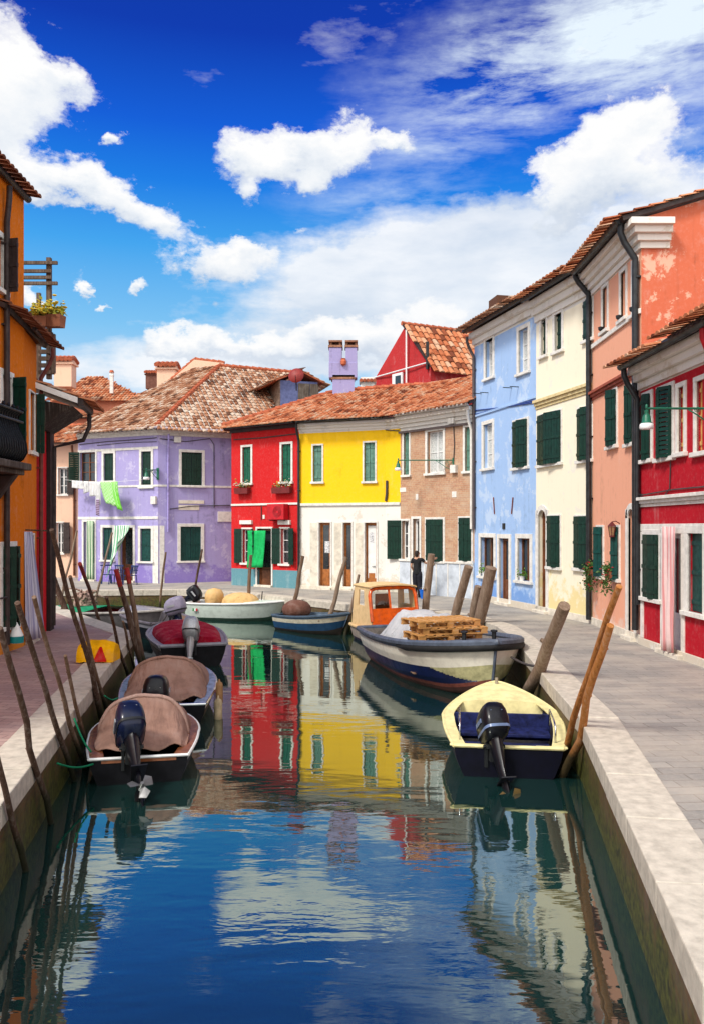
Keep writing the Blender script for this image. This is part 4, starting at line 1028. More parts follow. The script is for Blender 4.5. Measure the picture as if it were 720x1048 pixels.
def canvas(name, c):
    t = NT(name); o = t.co(); n = t.noise(o, 3.5, 6, .6); n2 = t.noise(o, 14, 4, .6)
    w_ = t.noise(t.co((1,3,1)), 2.2, 4, .5, .6)
    col = t.ramp(n, [(.28, sc(c,.66)), (.5, c), (.78, mixc(c,(.6,.5,.45),.2))])
    cr = t.n('ShaderNodeTexNoise', ins={'Scale':2.4,'Detail':3,'Roughness':.5,'Distortion':1.6}); cr.noise_type = 'RIDGED_MULTIFRACTAL'; t.l(t.co((1.2,2.6,.7)), cr.inputs['Vector'])
    t.principled(col, .9, t.bump(t.math('ADD', t.math('ADD', w_, t.math('MULTIPLY', cr.outputs['Fac'], .5)), t.math('MULTIPLY', n2, .2)), .8, .06), spec=.15)
    return t.m
TAN = canvas('dusty_brown_canvas', lin(172,134,118,.82)); TANL = canvas('pale_canvas_hem', lin(196,160,146,.82))
REDC = canvas('crimson_canvas', lin(168,16,46,.85)); SAND = canvas('sand_canvas', lin(232,190,128,.82)); WHITEC = canvas('white_tarpaulin', lin(232,232,232,.84))
VARN = plain('varnished_mahogany', (.22,.07,.025), .3, .35, coat=.5)
CHROME = plain('steel_rail', (.6,.6,.62), .2, .1, metal=1)
GREYH = plain('grey_gelcoat', lin(150,148,158,.8), .4, .12)
YELLOWB = plain('pale_yellow_gelcoat', lin(250,236,172,.86), .55, .16, scale=5, bump=.15)
BLUEIN = plain('deep_blue_deck_paint', lin(34,42,92,.75), .6, .55, scale=9, spec=.2)

def canopy(root, pt, zs, half, L, x0, x1, H, rim):
    """a canvas hood on hoops: a tall arch aft that falls away to the bow, laced to the gunwale"""
    mb = MB(); n, m = 14, 24; P = []
    for i in range(n+1):
        k = i/n; x = x0+(x1-x0)*k; t = min(.97, x/L); w = half(t)*(.80+.12*k); h = H*(1-k)**.7*(1-.15*k)+.10; row = []
        for j in range(m+1):
            a = pi*j/m; e = .82
            yy = w*abs(cos(a))**e*(1 if cos(a) > 0 else -1); zz = zs(t)-.02+h*sin(a)**.92 if sin(a) > 0 else zs(t)-.02
            wr = .03*mnoise.noise(V((x*3.1, yy*4.3, zz*4)))
            row.append(V((x, yy+wr, zz+wr)))
        P.append(row)
    mb.grid([list(reversed(r)) for r in P], 0)
    # slack panel closing the aft end, running down to the stern
    Q = []; ap = P[0]
    for i in range(15):
        k = i/14; row = []
        for j, p in enumerate(ap):
            b = V((.20+.07*sin(pi*j/m*2)**2+(x0-.5)*abs(1-2*j/m)**5, half(.1)*.93*cos(pi*j/m)*(1+.0*j), zs(0)+.05+.014*sin(j*.8)))
            q = p.lerp(b, k); sag = sin(pi*k)*.04*sin(pi*j/m); q = q+V((0,0,.030*sin(j*1.05+k*1.5)*k))
            wr = .06*mnoise.noise(V((q.x*3+2, q.y*6, q.z*2.5)))*sin(pi*min(1,k*1.4+.1))
            row.append(q+V((sag+wr, 0, -sag*.7+wr)))
        Q.append(row)
    mb.grid(Q, 0)
    c = mb.build('canopy', TAN, root, local=True, smooth=True, solid=.012)
    mb = MB(); mb.tube([p+V((-.01,0,.012)) for p in P[0]], .032, 8); mb.build('canopy_hem', rim, c, local=True, smooth=True)
    return c
# 1 nearest left boat
b1, pt, zs, hf = make_boat('motorboat', 'black-hulled boat with brown canvas hood and tilted blue-black outboard beside the pale quay', (-2.93,11.05), (-3.50,13.95), 1.62, .36, [BLACKH, VARN, WHITEP], [(0,0),(.9,2)], VARN, WHITEP, .022, side_deck=.2, side_mat=VARN, transom_mat=0, sheer=.2)
canopy(b1, pt, zs, hf, b1['_L'], 1.1, 2.7, .54, TANL)
outboard(b1, -.02, .10, .46, 1.25, .92, BLUEBLK, BLACKC, yaw=.22, prop=plain('dull_propeller_steel', (.16,.16,.165), .5, .2, metal=.6))
mb = MB(); mb.bar((.02,-.5,.33),(.02,.5,.33),.05,.06); mb.build('transom_board', VARN, b1, local=True)
# 2
b2, pt, zs, hf = make_boat('motorboat', 'dark boat with brown canvas hood, black square outboard and hanging pale fenders', (-3.32,14.1), (-4.02,18.3), 1.82, .40, [BLACKH, NAVY, WHITEP], [(0,0),(.88,2)], GREYH, CHROME, .024, side_deck=.22, side_mat=plain('blue_white_side_deck', lin(150,170,200,.8), .4, .4, scale=7), transom_mat=0, sheer=.25)
canopy(b2, pt, zs, hf, b2['_L'], 1.25, 3.8, .56, TAN)
outboard(b2, -.04, .1, .30, 1.4, .05, BLACKC, BLACKC, trim=SILVER)
# 3 red cover
b3, pt, zs, hf = make_boat('motorboat', 'grey motorboat under a low crimson canvas cover with silver outboard', (-4.0,20.3), (-5.3,24.4), 2.02, .55, [BLACKH, GREYH], [(0,0),(.86,1)], GREYH, GREYH, .05, side_deck=.24, side_mat=GREYH, transom_mat=0, sheer=.25)
mb = MB(); P = []
for i in range(13):
    k = i/12; x = .12+(b3['_L']-.5)*k; t = min(.95,x/b3['_L']); w = max(.05,hf(t)-.13); h = .05+.30*sin(pi*min(1,k*.8+.12))**.8*(1-.35*k)
    if k > .9: h *= (1-k)/.1*.8+.2
    P.append([V((x, w*cos(pi*j/14), zs(t)+.02+h*sin(pi*j/14)**.8*(1)+.02*mnoise.noise(V((x*2.3,j*.7,0))))) for j in range(15)])
mb.grid([list(reversed(r)) for r in P], 0); mb.add(P[0], [tuple(range(15))])
mb.build('boat_cover', REDC, b3, local=True, smooth=True, auto=60)
outboard(b3, -.08, .08, .58, 1.3, .6, SILVER, SILVER, yaw=-.2)
# 4 behind it
b4, pt, zs, hf = make_boat('motorboat', 'brown-railed grey boat with bulky mauve-grey outboard behind the crimson cover', (-5.55,25.2), (-7.8,28.4), 1.9, .55, [BLACKH, GREYH], [(0,0),(.8,1)], plain('tan_deck', lin(150,120,100,.7), .6), plain('grey_rail', lin(120,112,120,.7), .5), .05, deck=.55, deck_mat=GREYH, transom_mat=1)
outboard(b4, .0, .05, .68, 1.35, .25, MAUVEC, BLUEBLK, yaw=.6)
# 5 white speedboat at the far quay
MINT = plain('pale_mint_gelcoat', lin(222,234,224,.84), .3, .1)
b5, pt, zs, hf = make_boat('speedboat', 'white speedboat with sand-coloured covers moored before the lilac house', (-6.25,31.4), (-2.5,30.35), 1.6, .62, [plain('weedy_bottom', (.03,.07,.05), .5), MINT], [(0,0),(.42,1)], WHITEP, WHITEP, .04, deck=.62, deck_mat=MINT, transom_mat=1, sheer=.2)
mb = MB()
for cx, sx, sy, sz in ((2.05,.75,.62,.42),):
    mb.grid([[V((cx+sx*cos(2*pi*k/16)*cos(a), sy*sin(2*pi*k/16)*cos(a), .62+sz*sin(a)**.8)) for k in range(16)] for a in (0,.3,.6,.9,1.2,1.56)], 0, close=True)
mb.build('cockpit_cover', SAND, b5, local=True, smooth=True)
mb = MB(); mb.grid([[V((.95+.36*cos(2*pi*k/14)*r, .4*sin(2*pi*k/14)*r, z)) for k in range(14)] for z, r in ((.5,.8),(.7,1),(.95,.98),(1.12,.72),(1.18,.1))], 0, close=True); mb.build('seat_cover', SAND, b5, local=True, smooth=True)
mb = MB(); mb.tube([(2.7,.5,.66),(2.75,.5,1.05)], .02, 6); mb.build('cleat_post', IRON, b5, local=True)
mb = MB()
for k, m_ in enumerate((0,1,2)): mb.box((.42+k*.07,-.725,.40), (.06,.012,.1), m=m_)
mb.build('flag_sticker', [plain('sticker_green',(.02,.25,.06)), WHITEP, plain('sticker_red',(.5,.02,.03))], b5, local=True)
mb = MB(); mb.box((.04,0,.5),(.14,1.1,.16)); mb.build('red_transom_pad', plain('red_vinyl',(.35,.012,.015),.5), b5, local=True)
outboard(b5, -.1, .1, .62, 1.25, .85, BLACKC, NAVY, yaw=.1)
# 6 small blue and white rowing boat
b6, pt, zs, hf = make_boat('rowing_boat', 'small rowing boat with white band over blue, bow towards the yellow house posts', (-2.35,28.2), (-.12,26.1), 1.5, .5, [plain('dark_keel',(.03,.02,.015)), plain('sea_blue_paint', lin(36,84,128,.7), .45), plain('off_white_strake', lin(222,214,190,.8), .5), plain('light_blue_paint', lin(120,150,180,.75), .5)], [(0,0),(.42,1),(.72,2),(.9,3)], plain('blue_grey_lining', lin(120,140,160,.7), .6), plain('slate_rail', lin(90,110,130,.6), .5), .045, sheer=.45, tr=.8, draft=.22)
mb = MB()
for x in (.7,1.5,2.2): t = x/b6['_L']; w = hf(t)-.06; mb.box((x,0,zs(t)-.14),(.22,2*w,.04))
mb.build('thwart', wood('thwart_wood',(.25,.16,.1)), b6, local=True)
tb = thing('tarpaulin_bundle', 'rolled brown tarpaulin heaped in the small rowing boat', 'tarpaulin', b6.matrix_basis@V((.55,.05,.38)))
mb = MB(); c = ORG[tb.name]
R = []
for a in [i*pi/8-pi/2 for i in range(9)]:
    R.append([c+V((.52*cos(2*pi*k/16)*cos(a)*(1+.14*mnoise.noise(V((k,a*2,1)))), .45*sin(2*pi*k/16)*cos(a)*(1+.14*mnoise.noise(V((k,a*2,5)))), .3+.34*sin(a)+.04*mnoise.noise(V((k*.9,a*3,2))))) for k in range(16)])
mb.grid(R, 0, close=True); mb.build('folded_canvas', canvas('brown_tarpaulin', lin(122,84,72,.8)), tb, smooth=True)
# 7 grey boat in the side canal
b7, pt, zs, hf = make_boat('open_boat', 'grey open boat with green tarpaulin across it in the side canal', (-11.5,29.6), (-6.3,26.7), 1.9, .55, [BLACKH, plain('grey_hull_paint', lin(120,116,118,.75), .5)], [(0,0),(.3,1)], plain('boat_red_lining', (.3,.02,.02), .5), plain('pale_rail', lin(176,170,164,.75), .5), .045, sheer=.4, transom_mat=1)
mb = MB(); P = []
for i in range(9):
    x = 1.2+2.2*i/8; t = x/b7['_L']; w = hf(t)+.03
    P.append([V((x, w*(1-2*j/8), zs(t)+.06+.12*sin(pi*j/8)+.04*mnoise.noise(V((x*2,j*.6,3))))) for j in range(9)])
mb.grid(P, 0); mb.build('green_cover', plain('green_tarpaulin', lin(28,150,104,.75), .6, .25), b7, local=True, smooth=True, solid=.01)
fl = thing('net_heap', 'grey and white net bundle lying on the grey open boat', 'fishing net', at(87,606,28.4))
mb = MB(); c = ORG[fl.name]
for k in range(40):
    a = random.random()*2*pi; rr = random.random()**.5*.42; h = .5*(1-rr/.45)+.05; p = c+V((cos(a)*rr, sin(a)*rr, h-.45)); q = p+V((random.gauss(0,.22),random.gauss(0,.2),random.gauss(0,.1)))
    mb.tube([p, (p+q)/2+V((0,0,.07)), q], random.uniform(.025,.055), 6)
R = [[c+V((.42*cos(2*pi*k/12)*cos(a), .36*sin(2*pi*k/12)*cos(a), -.45+.45*sin(a))) for k in range(12)] for a in (0,.4,.8,1.2,1.55)]
mb.grid(R, 0, close=True)
mb.build('net_coil', plain('net_twine', lin(180,150,136,.7), .9, .7, scale=14), fl, smooth=True)
# 8 cabin boat
CAB = plain('beige_cabin_paint', lin(244,206,150,.84), .5, .1)
b8, pt, zs, hf = make_boat('cabin_boat', 'little cabin boat with beige cabin and orange wooden windscreen frame', (.62,25.85), (1.88,22.75), 1.8, .46, [plain('purple_bottom', (.06,.03,.08)), plain('pale_cabin_hull', lin(205,186,170,.8), .5)], [(0,0),(.5,1)], CAB, CAB, .05, deck=.62, deck_mat=CAB, transom_mat=1)
mb = MB()                                       # cabin shell: sides and roof; local x forward (towards the viewer)
x0, x1, xf, w, z0_, z1_ = .35, 1.55, 1.85, .80, .5, 1.72
def rr(z): return w*(1-.06*(z-z0_))
for s_ in (1,-1):
    P = [V((x0,s_*w,z0_)),V((xf,s_*w,z0_)),V((x1+.05,s_*rr(z1_),z1_-.02)),V((x0+.1,s_*rr(z1_),z1_-.02))]
    a = (P[0]+P[1])/2
    hole = [V((x0+.45,s_*rr(1.2),1.15)),V((x1-.28,s_*rr(1.2),1.15)),V((x1-.36,s_*rr(1.65),1.62)),V((x0+.45,s_*rr(1.65),1.62))]
    for i in range(4): 
        f = [P[i],P[(i+1)%4],hole[(i+1)%4],hole[i]]; mb.add(f, [(0,1,2,3)])
rp = []
for x in (x0+.02, x1+.12): rp.append([V((x,rr(z1_)*1.06*cos(pi*j/8),z1_+.07*sin(pi*j/8))) for j in range(9)])
mb.grid(rp, 0)
cb = mb.build('cabin', CAB, b8, local=True, solid=.04)
mb = MB()
fr = lambda y, z: V((xf+.02-(xf-x1)*(z-z0_)/(z1_-z0_), y, z))
ww = w-.04
mb.tube([fr(-ww,.72), fr(-ww,1.48), fr(-ww*.93,1.64), fr(-ww*.72,1.70), fr(ww*.72,1.70), fr(ww*.93,1.64), fr(ww,1.48), fr(ww,.72)], .06, 8)
for y in (0,): mb.bar(fr(y-.12,1.1), fr(y-.12,1.68), .05, .05)
mb.hexa([fr(-ww,.62),fr(ww,.62),fr(ww,.62)+V((.05,0,0)),fr(-ww,.62)+V((.05,0,0)),fr(-ww,1.10),fr(ww,1.10),fr(ww,1.10)+V((.05,0,0)),fr(-ww,1.10)+V((.05,0,0))])
mb.build('windscreen_frame', ORANGEWOOD, b8, local=True, smooth=True, auto=45)
mb = MB(); q = [fr(-ww*.95,1.2)-V((.02,0,0)),fr(ww*.95,1.2)-V((.02,0,0)),fr(ww*.95,1.72)-V((.02,0,0)),fr(-ww*.95,1.72)-V((.02,0,0))]; mb.add(q, [(0,1,2,3)])
t = NT('clear_window_glass'); g_ = t.n('ShaderNodeBsdfGlossy', ins={'Roughness':.02}); tr_ = t.n('ShaderNodeBsdfTransparent'); tr_.inputs[0].default_value=(.82,.9,.88,1); mx = t.n('ShaderNodeMixShader', ins={'Fac':.14}); t.l(tr_.outputs[0], mx.inputs[1]); t.l(g_.outputs[0], mx.inputs[2]); t.l(mx.outputs[0], t.out.inputs[0]); CLEAR = t.m
mb.build('windscreen_pane', CLEAR, b8, local=True)
mb = MB(); mb.box((x0+.3,.1,1.0),(.05,.5,.9)); mb.build('cabin_door', BROWNP, b8, local=True)
# 9 the big work boat
WB = [plain('dark_antifouling', (.06,.022,.018), .6), plain('rust_red_boot_stripe', lin(150,84,72,.75), .55, .3), plain('deep_blue_topside', lin(24,36,84,.75), .35, .3), plain('cream_strake', lin(252,246,228,.94), .5, .1), plain('slate_blue_rail_paint', lin(96,106,124,.72), .45, .25), plain('ochre_bow_paint', lin(206,200,150,.84), .45, .25)]
s9, e9 = (1.32,21.75), (2.93,16.35)
b9, pt, zs, hf = make_boat('work_boat', 'big blue and cream cargo boat carrying pallets and a white tarpaulin', s9, e9, 2.78, .84, WB, [(0,0),(.30,1),(.36,2),(.62,3),(.90,4)], plain('worn_grey_lining', lin(150,140,132,.7), .7, .3), WB[4], .075, floor=.1, deck=.80, deck_mat=WB[4], matfn=lambda t_, h: 5 if .36 < h < .62 and t_ > .80 and h > .62-.26*(t_-.80)/.17 else None, sheer=.40, tr=.86, full=3.4, rake=.25, draft=.3, transom_mat=2, bw=.0)
L9 = b9['_L']
mb = MB(); mb.tube([pt(1,h,0)+V((.02,0,0)) for h in (.1,.3,.5,.7,.9,1)], .035, 6); mb.build('stem_post', WB[4], b9, local=True, smooth=True)
mb = MB(); P1 = [pt(t_,.93,1)+V((.02,.03,0)) for t_ in (.62,.7,.78,.85,.9,.94,.97,.99,1)]; P2 = [V((p.x,-p.y,p.z)) for p in reversed(P1)]
mb.tube(P1+P2, [.03]+[.08]*(len(P1)+len(P2)-2)+[.03], 8); mb.build('bow_bumper', plain('black_rubber', (.012,.012,.013), .7), b9, local=True, smooth=True)
mb = MB()
for y in (-.35,.35): mb.lathe([(.05,0),(.05,.16),(.08,.17),(.08,.2),(.05,.21)], (L9*.86,y,zs(.86)+.04), 8)
mb.build('bollard_cleat', IRON, b9, local=True)
mb = MB()
for k in range(16): mb.bar((L9*.22+k*.17,-1.1,.3+.004*(k%3)),(L9*.22+k*.17,1.1,.3+.004*(k%2)),.14,.03)
mb.build('cargo_floor', wood('cargo_planks',(.3,.17,.1), stretch=(14,1.5,10)), b9, local=True)
W9 = lambda p: b9.matrix_basis@V(p)
tarp = thing('tarpaulin', 'white tarpaulin spread over cargo on the big work boat', 'tarpaulin', W9((1.9,.1,.35)))
mb = MB(); P = []
for i in range(19):
    x = .35+2.9*i/18; row = []
    for j in range(17):
        y = -1.04+2.08*j/16; e = min(1, min(i,18-i)/3)*min(1, min(j,16-j)/3)
        z = .45+.98*min(1,(1-abs(y)/1.05)*1.7)*min(1,min(i,18-i)/2.2)*(1-.10*abs(sin(i*.55)))+.10*mnoise.noise(V((x*2.2,y*1.4,.5)))*e+.05*mnoise.noise(V((x*5,y*5,1.5)))
        row.append(W9((x,y,z)))
    P.append(row)
mb.grid(P, 0); mb.build('sheet', canvas('grey_white_tarpaulin', lin(206,206,208,.8)), tarp, smooth=True, solid=.008)
mb = MB(); P = []
for i in range(9):
    x = 2.9+1.0*i/8; P.append([W9((x,-.98+.8*j/8,.52+.06*mnoise.noise(V((x*3,j*.5,9)))+.22*(1-i/8)*sin(pi*j/8))) for j in range(9)])
mb.grid(P, 0); mb.build('sheet_corner', WHITEC, tarp, smooth=True, solid=.008)
def pallet(label, loc, rz, tiltx=0):
    r = thing('pallet', label, 'pallet', loc, 'wooden pallets stacked in the cargo boat', rz, tilt=(tiltx,0,rz))
    mb = MB()
    for k in range(8): mb.box((-.68+k*.194,0,.133), (.13,.95,.022))
    mb.build('deck_boards', PALLETW, r, local=True, bevel=.004)
    mb = MB()
    for y in (-.42,0,.42): mb.box((0,y,.112),(1.5,.1,.02))
    mb.build('stringer', PALLETW, r, local=True)
    for x in (-.67,0,.67):
        for y in (-.42,0,.42): mb = MB(); mb.box((x,y,.062),(.14,.1,.078)); mb.build('block', PALLETW, r, local=True)
    mb = MB()
    for y in (-.42,0,.42): mb.box((0,y,.011),(1.5,.1,.022))
    mb.build('bottom_boards', PALLETW, r, local=True)
    return r
pb = W9((L9*.71,-.42,.92)); rz9 = b9.rotation_euler.z
pallet('lowest of the wooden pallets, level with the rail of the cargo boat', pb, rz9+pi/2-.1)
pallet('second wooden pallet up in the stack on the cargo boat', pb+V((-.06,.02,.148)), rz9+pi/2+.03)
pallet('third wooden pallet up, turned a little on the stack of the cargo boat', pb+V((.07,.03,.296)), rz9+pi/2-.06)
pallet('topmost wooden pallet of the stack on the cargo boat, shifted sideways', pb+V((-.10,.05,.444)), rz9+pi/2+.09)
mb = MB(); c = W9((L9*.72,-.52,.37)); c = W9((L9*.68,-.2,.37)); mb.box(c+V((0,0,.265)), (1.2,.8,.53), rz9+pi/2); [mb.box(c+V((0,0,z_)), (1.24,.84,.09), rz9+pi/2) for z_ in (.08,.28,.48)]; 
tag(mb.build('cargo_crate', wood('crate_wood',(.28,.15,.07),stretch=(3,3,12)), loc=c), 'low wooden crate under the pallets of the cargo boat', 'crate')
for k in range(7):
    a = W9((L9*.40+random.uniform(-.1,.2), -1.02+.13*k, .74+.02*k)); b = W9((L9*.66, -.98+.12*k+random.uniform(-.1,.1), .78+.02*(k%3)))
    mb = MB(); mb.bar(a,b,.09,.03)
    tag(mb.build('plank', wood('loose_plank_wood',(.26+.04*(k%3),.12,.06),stretch=(6,6,6)), loc=(a+b)/2), 'loose brown plank lying among others before the white tarpaulin', 'plank', 'loose planks in the cargo boat')
# 10 yellow boat
b10, pt, zs, hf = make_boat('motorboat', 'pale yellow boat with deep blue interior and black outboard by the right quay', (2.20,11.3), (2.66,14.85), 1.86, .43, [plain('dark_bottom',(.02,.018,.016)), NAVY, YELLOWB], [(0,0),(.3,1),(.93,2)], BLUEIN, YELLOWB, .028, floor=.06, deck=.66, deck_mat=YELLOWB, side_deck=.17, side_mat=YELLOWB, sheer=.55, full=1.55, transom_mat=1)
L = b10['_L']
mb = MB()
for x, w_, z in ((.62,.32,.27),(1.4,.5,.30)):
    t_ = x/L; mb.box((x,0,z), (w_,2*hf(t_)-.42,.05))
mb.box((1.67,0,.32),(.05,2*hf(1.67/L)-.36,.42))
mb.build('thwart', BLUEIN, b10, local=True, bevel=.01)
for s_ in (1,-1):
    mb = MB(); y = s_*(hf(.08)-.13); mb.tube([(.25,y,.44),(.25,y,.68),(.42,y,.72),(1.0,y*1.0,.75),(1.05,y,.5)], .014, 7); mb.build('grab_rail', CHROME, b10, local=True, smooth=True)
mb = MB(); mb.tube([(L*.93,0,zs(.93)),(L*.93,0,zs(.93)+.16)], .03, 8); mb.build('bow_post', wood('grey_bitt',(.3,.26,.2)), b10, local=True)
for s_ in (1,-1): mb = MB(); mb.box((.03,s_*.60,.44),(.07,.44,.03)); mb.build('transom_cap', YELLOWB, b10, local=True, bevel=.012)
outboard(b10, -.02, .2, .40, 1.2, .62, BLACKC, BLACKC, yaw=.28, trim=plain('steel_blue_stripe', lin(120,140,180,.7), .3), prop=plain('bronze_prop',(.45,.3,.12),.3,metal=.8))

def fender(label, loc, l=.42, r=.075, mat=None):
    mb = MB(); c = V(loc); mb.lathe([(.012,l*.62),(.02,l*.52),(r*.8,l*.46),(r,l*.35),(r,-l*.35),(r*.8,-l*.46),(.02,-l*.52),(.01,-l*.55)], c, 12)
    return tag(mb.build('fender', mat or plain('dirty_cream_fender', lin(206,184,146,.8), .55, .3), loc=c, smooth=True), label, 'fender', 'fenders hanging on the boats')
mb2 = b2.matrix_basis
fender('long pale fender low on the side of the hooded boat', mb2@V((.55,-.96,.12)), .5)
fender('upper tan fender close under the rail of the hooded boat', mb2@V((1.15,-.98,.34)), .45, .07, plain('tan_fender', lin(176,132,88,.8), .6))

# ------------------------------------------------------------------ mooring poles
def edge(path, y):
    for a, b in zip(path, path[1:]):
        lo, hi = sorted((a[1],b[1]))
        if lo <= y <= hi and a[1] != b[1]: return a[0]+(b[0]-a[0])*(y-a[1])/(b[1]-a[1])
    return 0
def pole(label, base, top, r=.05, mat=None, tip=None, yb=None, yt=None, left=False, wob=.03, taper=.75, group='leaning mooring poles along the quays', name='mooring_pole', cut=False):
    mat = mat or POLE_M
    if left: r *= .72
    if yb is None: yb = F*(CZ-WZ)/(base[1]-HV)
    if left:
        while (base[0]-CU)/F*yb < edge(LQ, yb)+.07+r and yb > 5: yb -= .05
    a = V(((base[0]-CU)*yb/F, yb, WZ)) if left or base[1] is None else at(base[0], base[1], yb)
    if yt is None:
        yt = yb
        if left:
            while yt > yb-3.0:
                t_ = at(top[0], top[1], yt); k = (0.03-WZ)/(t_.z-WZ); x, y = a.x+(t_.x-a.x)*k, a.y+(t_.y-a.y)*k
                if t_.z < .1 or x > edge(LQ, y)+.045+r: break
                yt -= .05
    b = at(top[0], top[1], yt)
    root_ = a-(b-a).normalized()*(.9 if name == 'mooring_pole' else 0)
    n = 9; pts = []; rs = []; rnd = random.Random(hash(label) % 9999 if False else sum(map(ord, label)))
    sd = rnd.random()*50
    for i in range(n+1):
        k = i/n; p = root_.lerp(b, k); w_ = wob*sin(pi*k)*2
        p = p+V((mnoise.noise(V((k*3.3,sd,0)))*w_, mnoise.noise(V((k*3.3,sd,7)))*w_, 0)); pts.append(p); rs.append(r*(1-(1-taper)*k)*(1+.12*mnoise.noise(V((k*9,sd,3)))))
    mb = MB(); 
    if tip:
        k_ = 8; root = thing(name, label, 'mooring pole', a, group); mb.tube(pts[:9], rs[:9], 10); mb.build('shaft', mat, root, smooth=True, auto=50)
        mb = MB(); mb.tube([pts[8]-(pts[9]-pts[8])*.02, pts[9]], [rs[8]*1.05, rs[9]*1.08], 10); mb.build('painted_tip', tip, root, smooth=True, auto=50)
        return root
    mb.tube(pts, rs, 10)
    for q in range(rnd.randint(1,3)):            # knots and stubs of cut branches
        i = rnd.randint(2,n-1); a_ = rnd.random()*6.28; d = V((cos(a_),sin(a_),.5)).normalized()
        mb.tube([pts[i], pts[i]+d*rs[i]*1.5], [rs[i]*.55, rs[i]*.35], 6)
    return tag(mb.build(name, mat, loc=a, smooth=True, auto=50), label, 'mooring pole', group)
pole('dark crooked pole at the frame edge over the brick quay wall', (53,836), (0,643), .055, POLE_D, left=True, wob=.07)
pole('dark brown straight pole whose top meets the orange doorway', (77,782), (18,617), .055, POLE_D, left=True)
pole('knobbly grey-brown pole before the striped door curtain', (84,765), (35,611), .05, POLE_M, left=True, wob=.06)
pole('short stub pole ending just above the pale quay stone', (90,752), (67,671), .045, POLE_M, left=True)
pole('tallest dark pole, its top against the pale peach house', (107,732), (53,542), .07, POLE_D, left=True, wob=.06, taper=.6)
pole('thin brown pole crossing the yellow bag', (112,712), (72,590), .05, POLE_M, left=True)
pole('cut-off pole leaning out of the frame at the lower left', (26,875), (-6,762), .05, POLE_D, left=True)
pole('slender red-tipped pole leaning over the green tarpaulin boat', (107,650), (82,577), .075, POLE_M, REDTIP, left=True, yt=17.5)
pole('stout red-tipped pole, left one of the pair by the hooded boat', (147,690), (119,583), .095, POLE_D, REDTIP, left=True)
pole('stout red-tipped pole, right one of the pair by the hooded boat', (148,688), (130,581), .10, POLE_M, REDTIP, left=True)
pole('dark pole standing against the stout red-tipped pair', (152,690), (124,600), .085, POLE_D, left=True)
pole('dark thin pole rising behind the yellow bag', (133,690), (109,611), .055, POLE_D, left=True)
pole('short pole between yellow bag and red-covered boat', (140,690), (126,636), .05, POLE_M, left=True)
pole('thick dark post beside the red house corner', (76,650), (52,583), .12, POLE_D, yb=26.0, yt=25.6)
fp = 'thin mooring stakes along the far quay'
pole('thin pale stake leaning before the peach house', (62,618), (79,543), .05, POLE_L, yb=31.5, yt=31.5, group=fp)
pole('thin pale stake crossing the striped door curtain', (97,618), (115,545), .05, POLE_L, yb=31.5, yt=31.5, group=fp)
pole('thin crooked stake before the white plaster patch', (164,616), (170,565), .05, POLE_M, yb=32.6, yt=32.6, group=fp)
pole('brown stake between speedboat and lilac house window', (197,618), (207,562), .055, POLE_D, yb=32.3, yt=32.3, group=fp)
pole('short upright stake before the green awning door', (254,612), (257,568), .08, POLE_M, yb=31.2, yt=31.2, group=fp)
pole('brown stake leaning where red and yellow houses meet', (302,612), (310,569), .085, POLE_M, yb=29.2, yt=29.2, group=fp)
pole('tall stake leaning before the white piers of the yellow house', (339,624), (354,570), .085, POLE_L, yb=27.2, yt=27.2, group=fp)
pole('low thin stake by the beige cabin', (357,632), (367,588), .06, POLE_L, yb=26.3, yt=26.3, group=fp)
rp_ = 'heavy mooring posts behind the cargo boat'
pole('grey-brown post the person in black reaches for', (431,650), (441,567), .13, POLE_L, yb=25.3, yt=25.0, group=rp_, taper=.85)
pole('leaning grey post left of the thick split pair', (457,655), (479,580), .14, POLE_L, yb=24.2, yt=23.4, group=rp_, taper=.9)
pole('thickest grey post, flat topped, behind the pallets', (482,665), (502,581), .17, POLE_L, yb=22.6, yt=21.8, group=rp_, taper=.9)
pole('shorter grey post pressed against the thickest one', (477,662), (489,600), .12, POLE_L, yb=22.9, yt=22.4, group=rp_, taper=.9)
pole('big grey post leaning over the pavement beside the yellow boat', (543,700), (577,620), .115, POLE_L, yb=15.0, yt=13.4, group=rp_, taper=.9)
pole('longer orange pole of the crossed pair by the yellow boat', (574,783), (633,600), .05, POLE_O, yb=11.7, yt=9.3, wob=.05)
pole('thicker orange pole of the crossed pair by the yellow boat', (576,795), (624,640), .06, POLE_O, yb=11.35, yt=9.6, wob=.05)
# green mooring ropes
def rope(label, a, b, sag, mat, r=.014, cat='rope'):
    a, b = V(a), V(b); mb = MB()
    mb.tube([a.lerp(b,k/10)-V((0,0,sag*sin(pi*k/10))) for k in range(11)], r, 6)
    return tag(mb.build('rope', mat, loc=a, smooth=True), label, cat, 'mooring ropes')
GR = plain('green_rope', lin(20,140,96,.8), .7)
B1 = b1.matrix_basis
rope('green rope from the nearest hooded boat to the quay pole', B1@V((.25,.66,.4)), at(76,735,11.2), .06, GR)
rope('green rope tied low at the stern of the nearest hooded boat', B1@V((.02,.6,.3)), (-3.75,10.2,-.35), .05, GR)
rope('green rope holding the second hooded boat to a pole', mb2@V((.3,.8,.5)), at(107,712,13.6), .05, GR)
rope('dark rope from the cargo boat bow to the leaning grey post', W9((L9-.1,.4,.85)), at(553,682,15.02), .05, CABLE, .025)
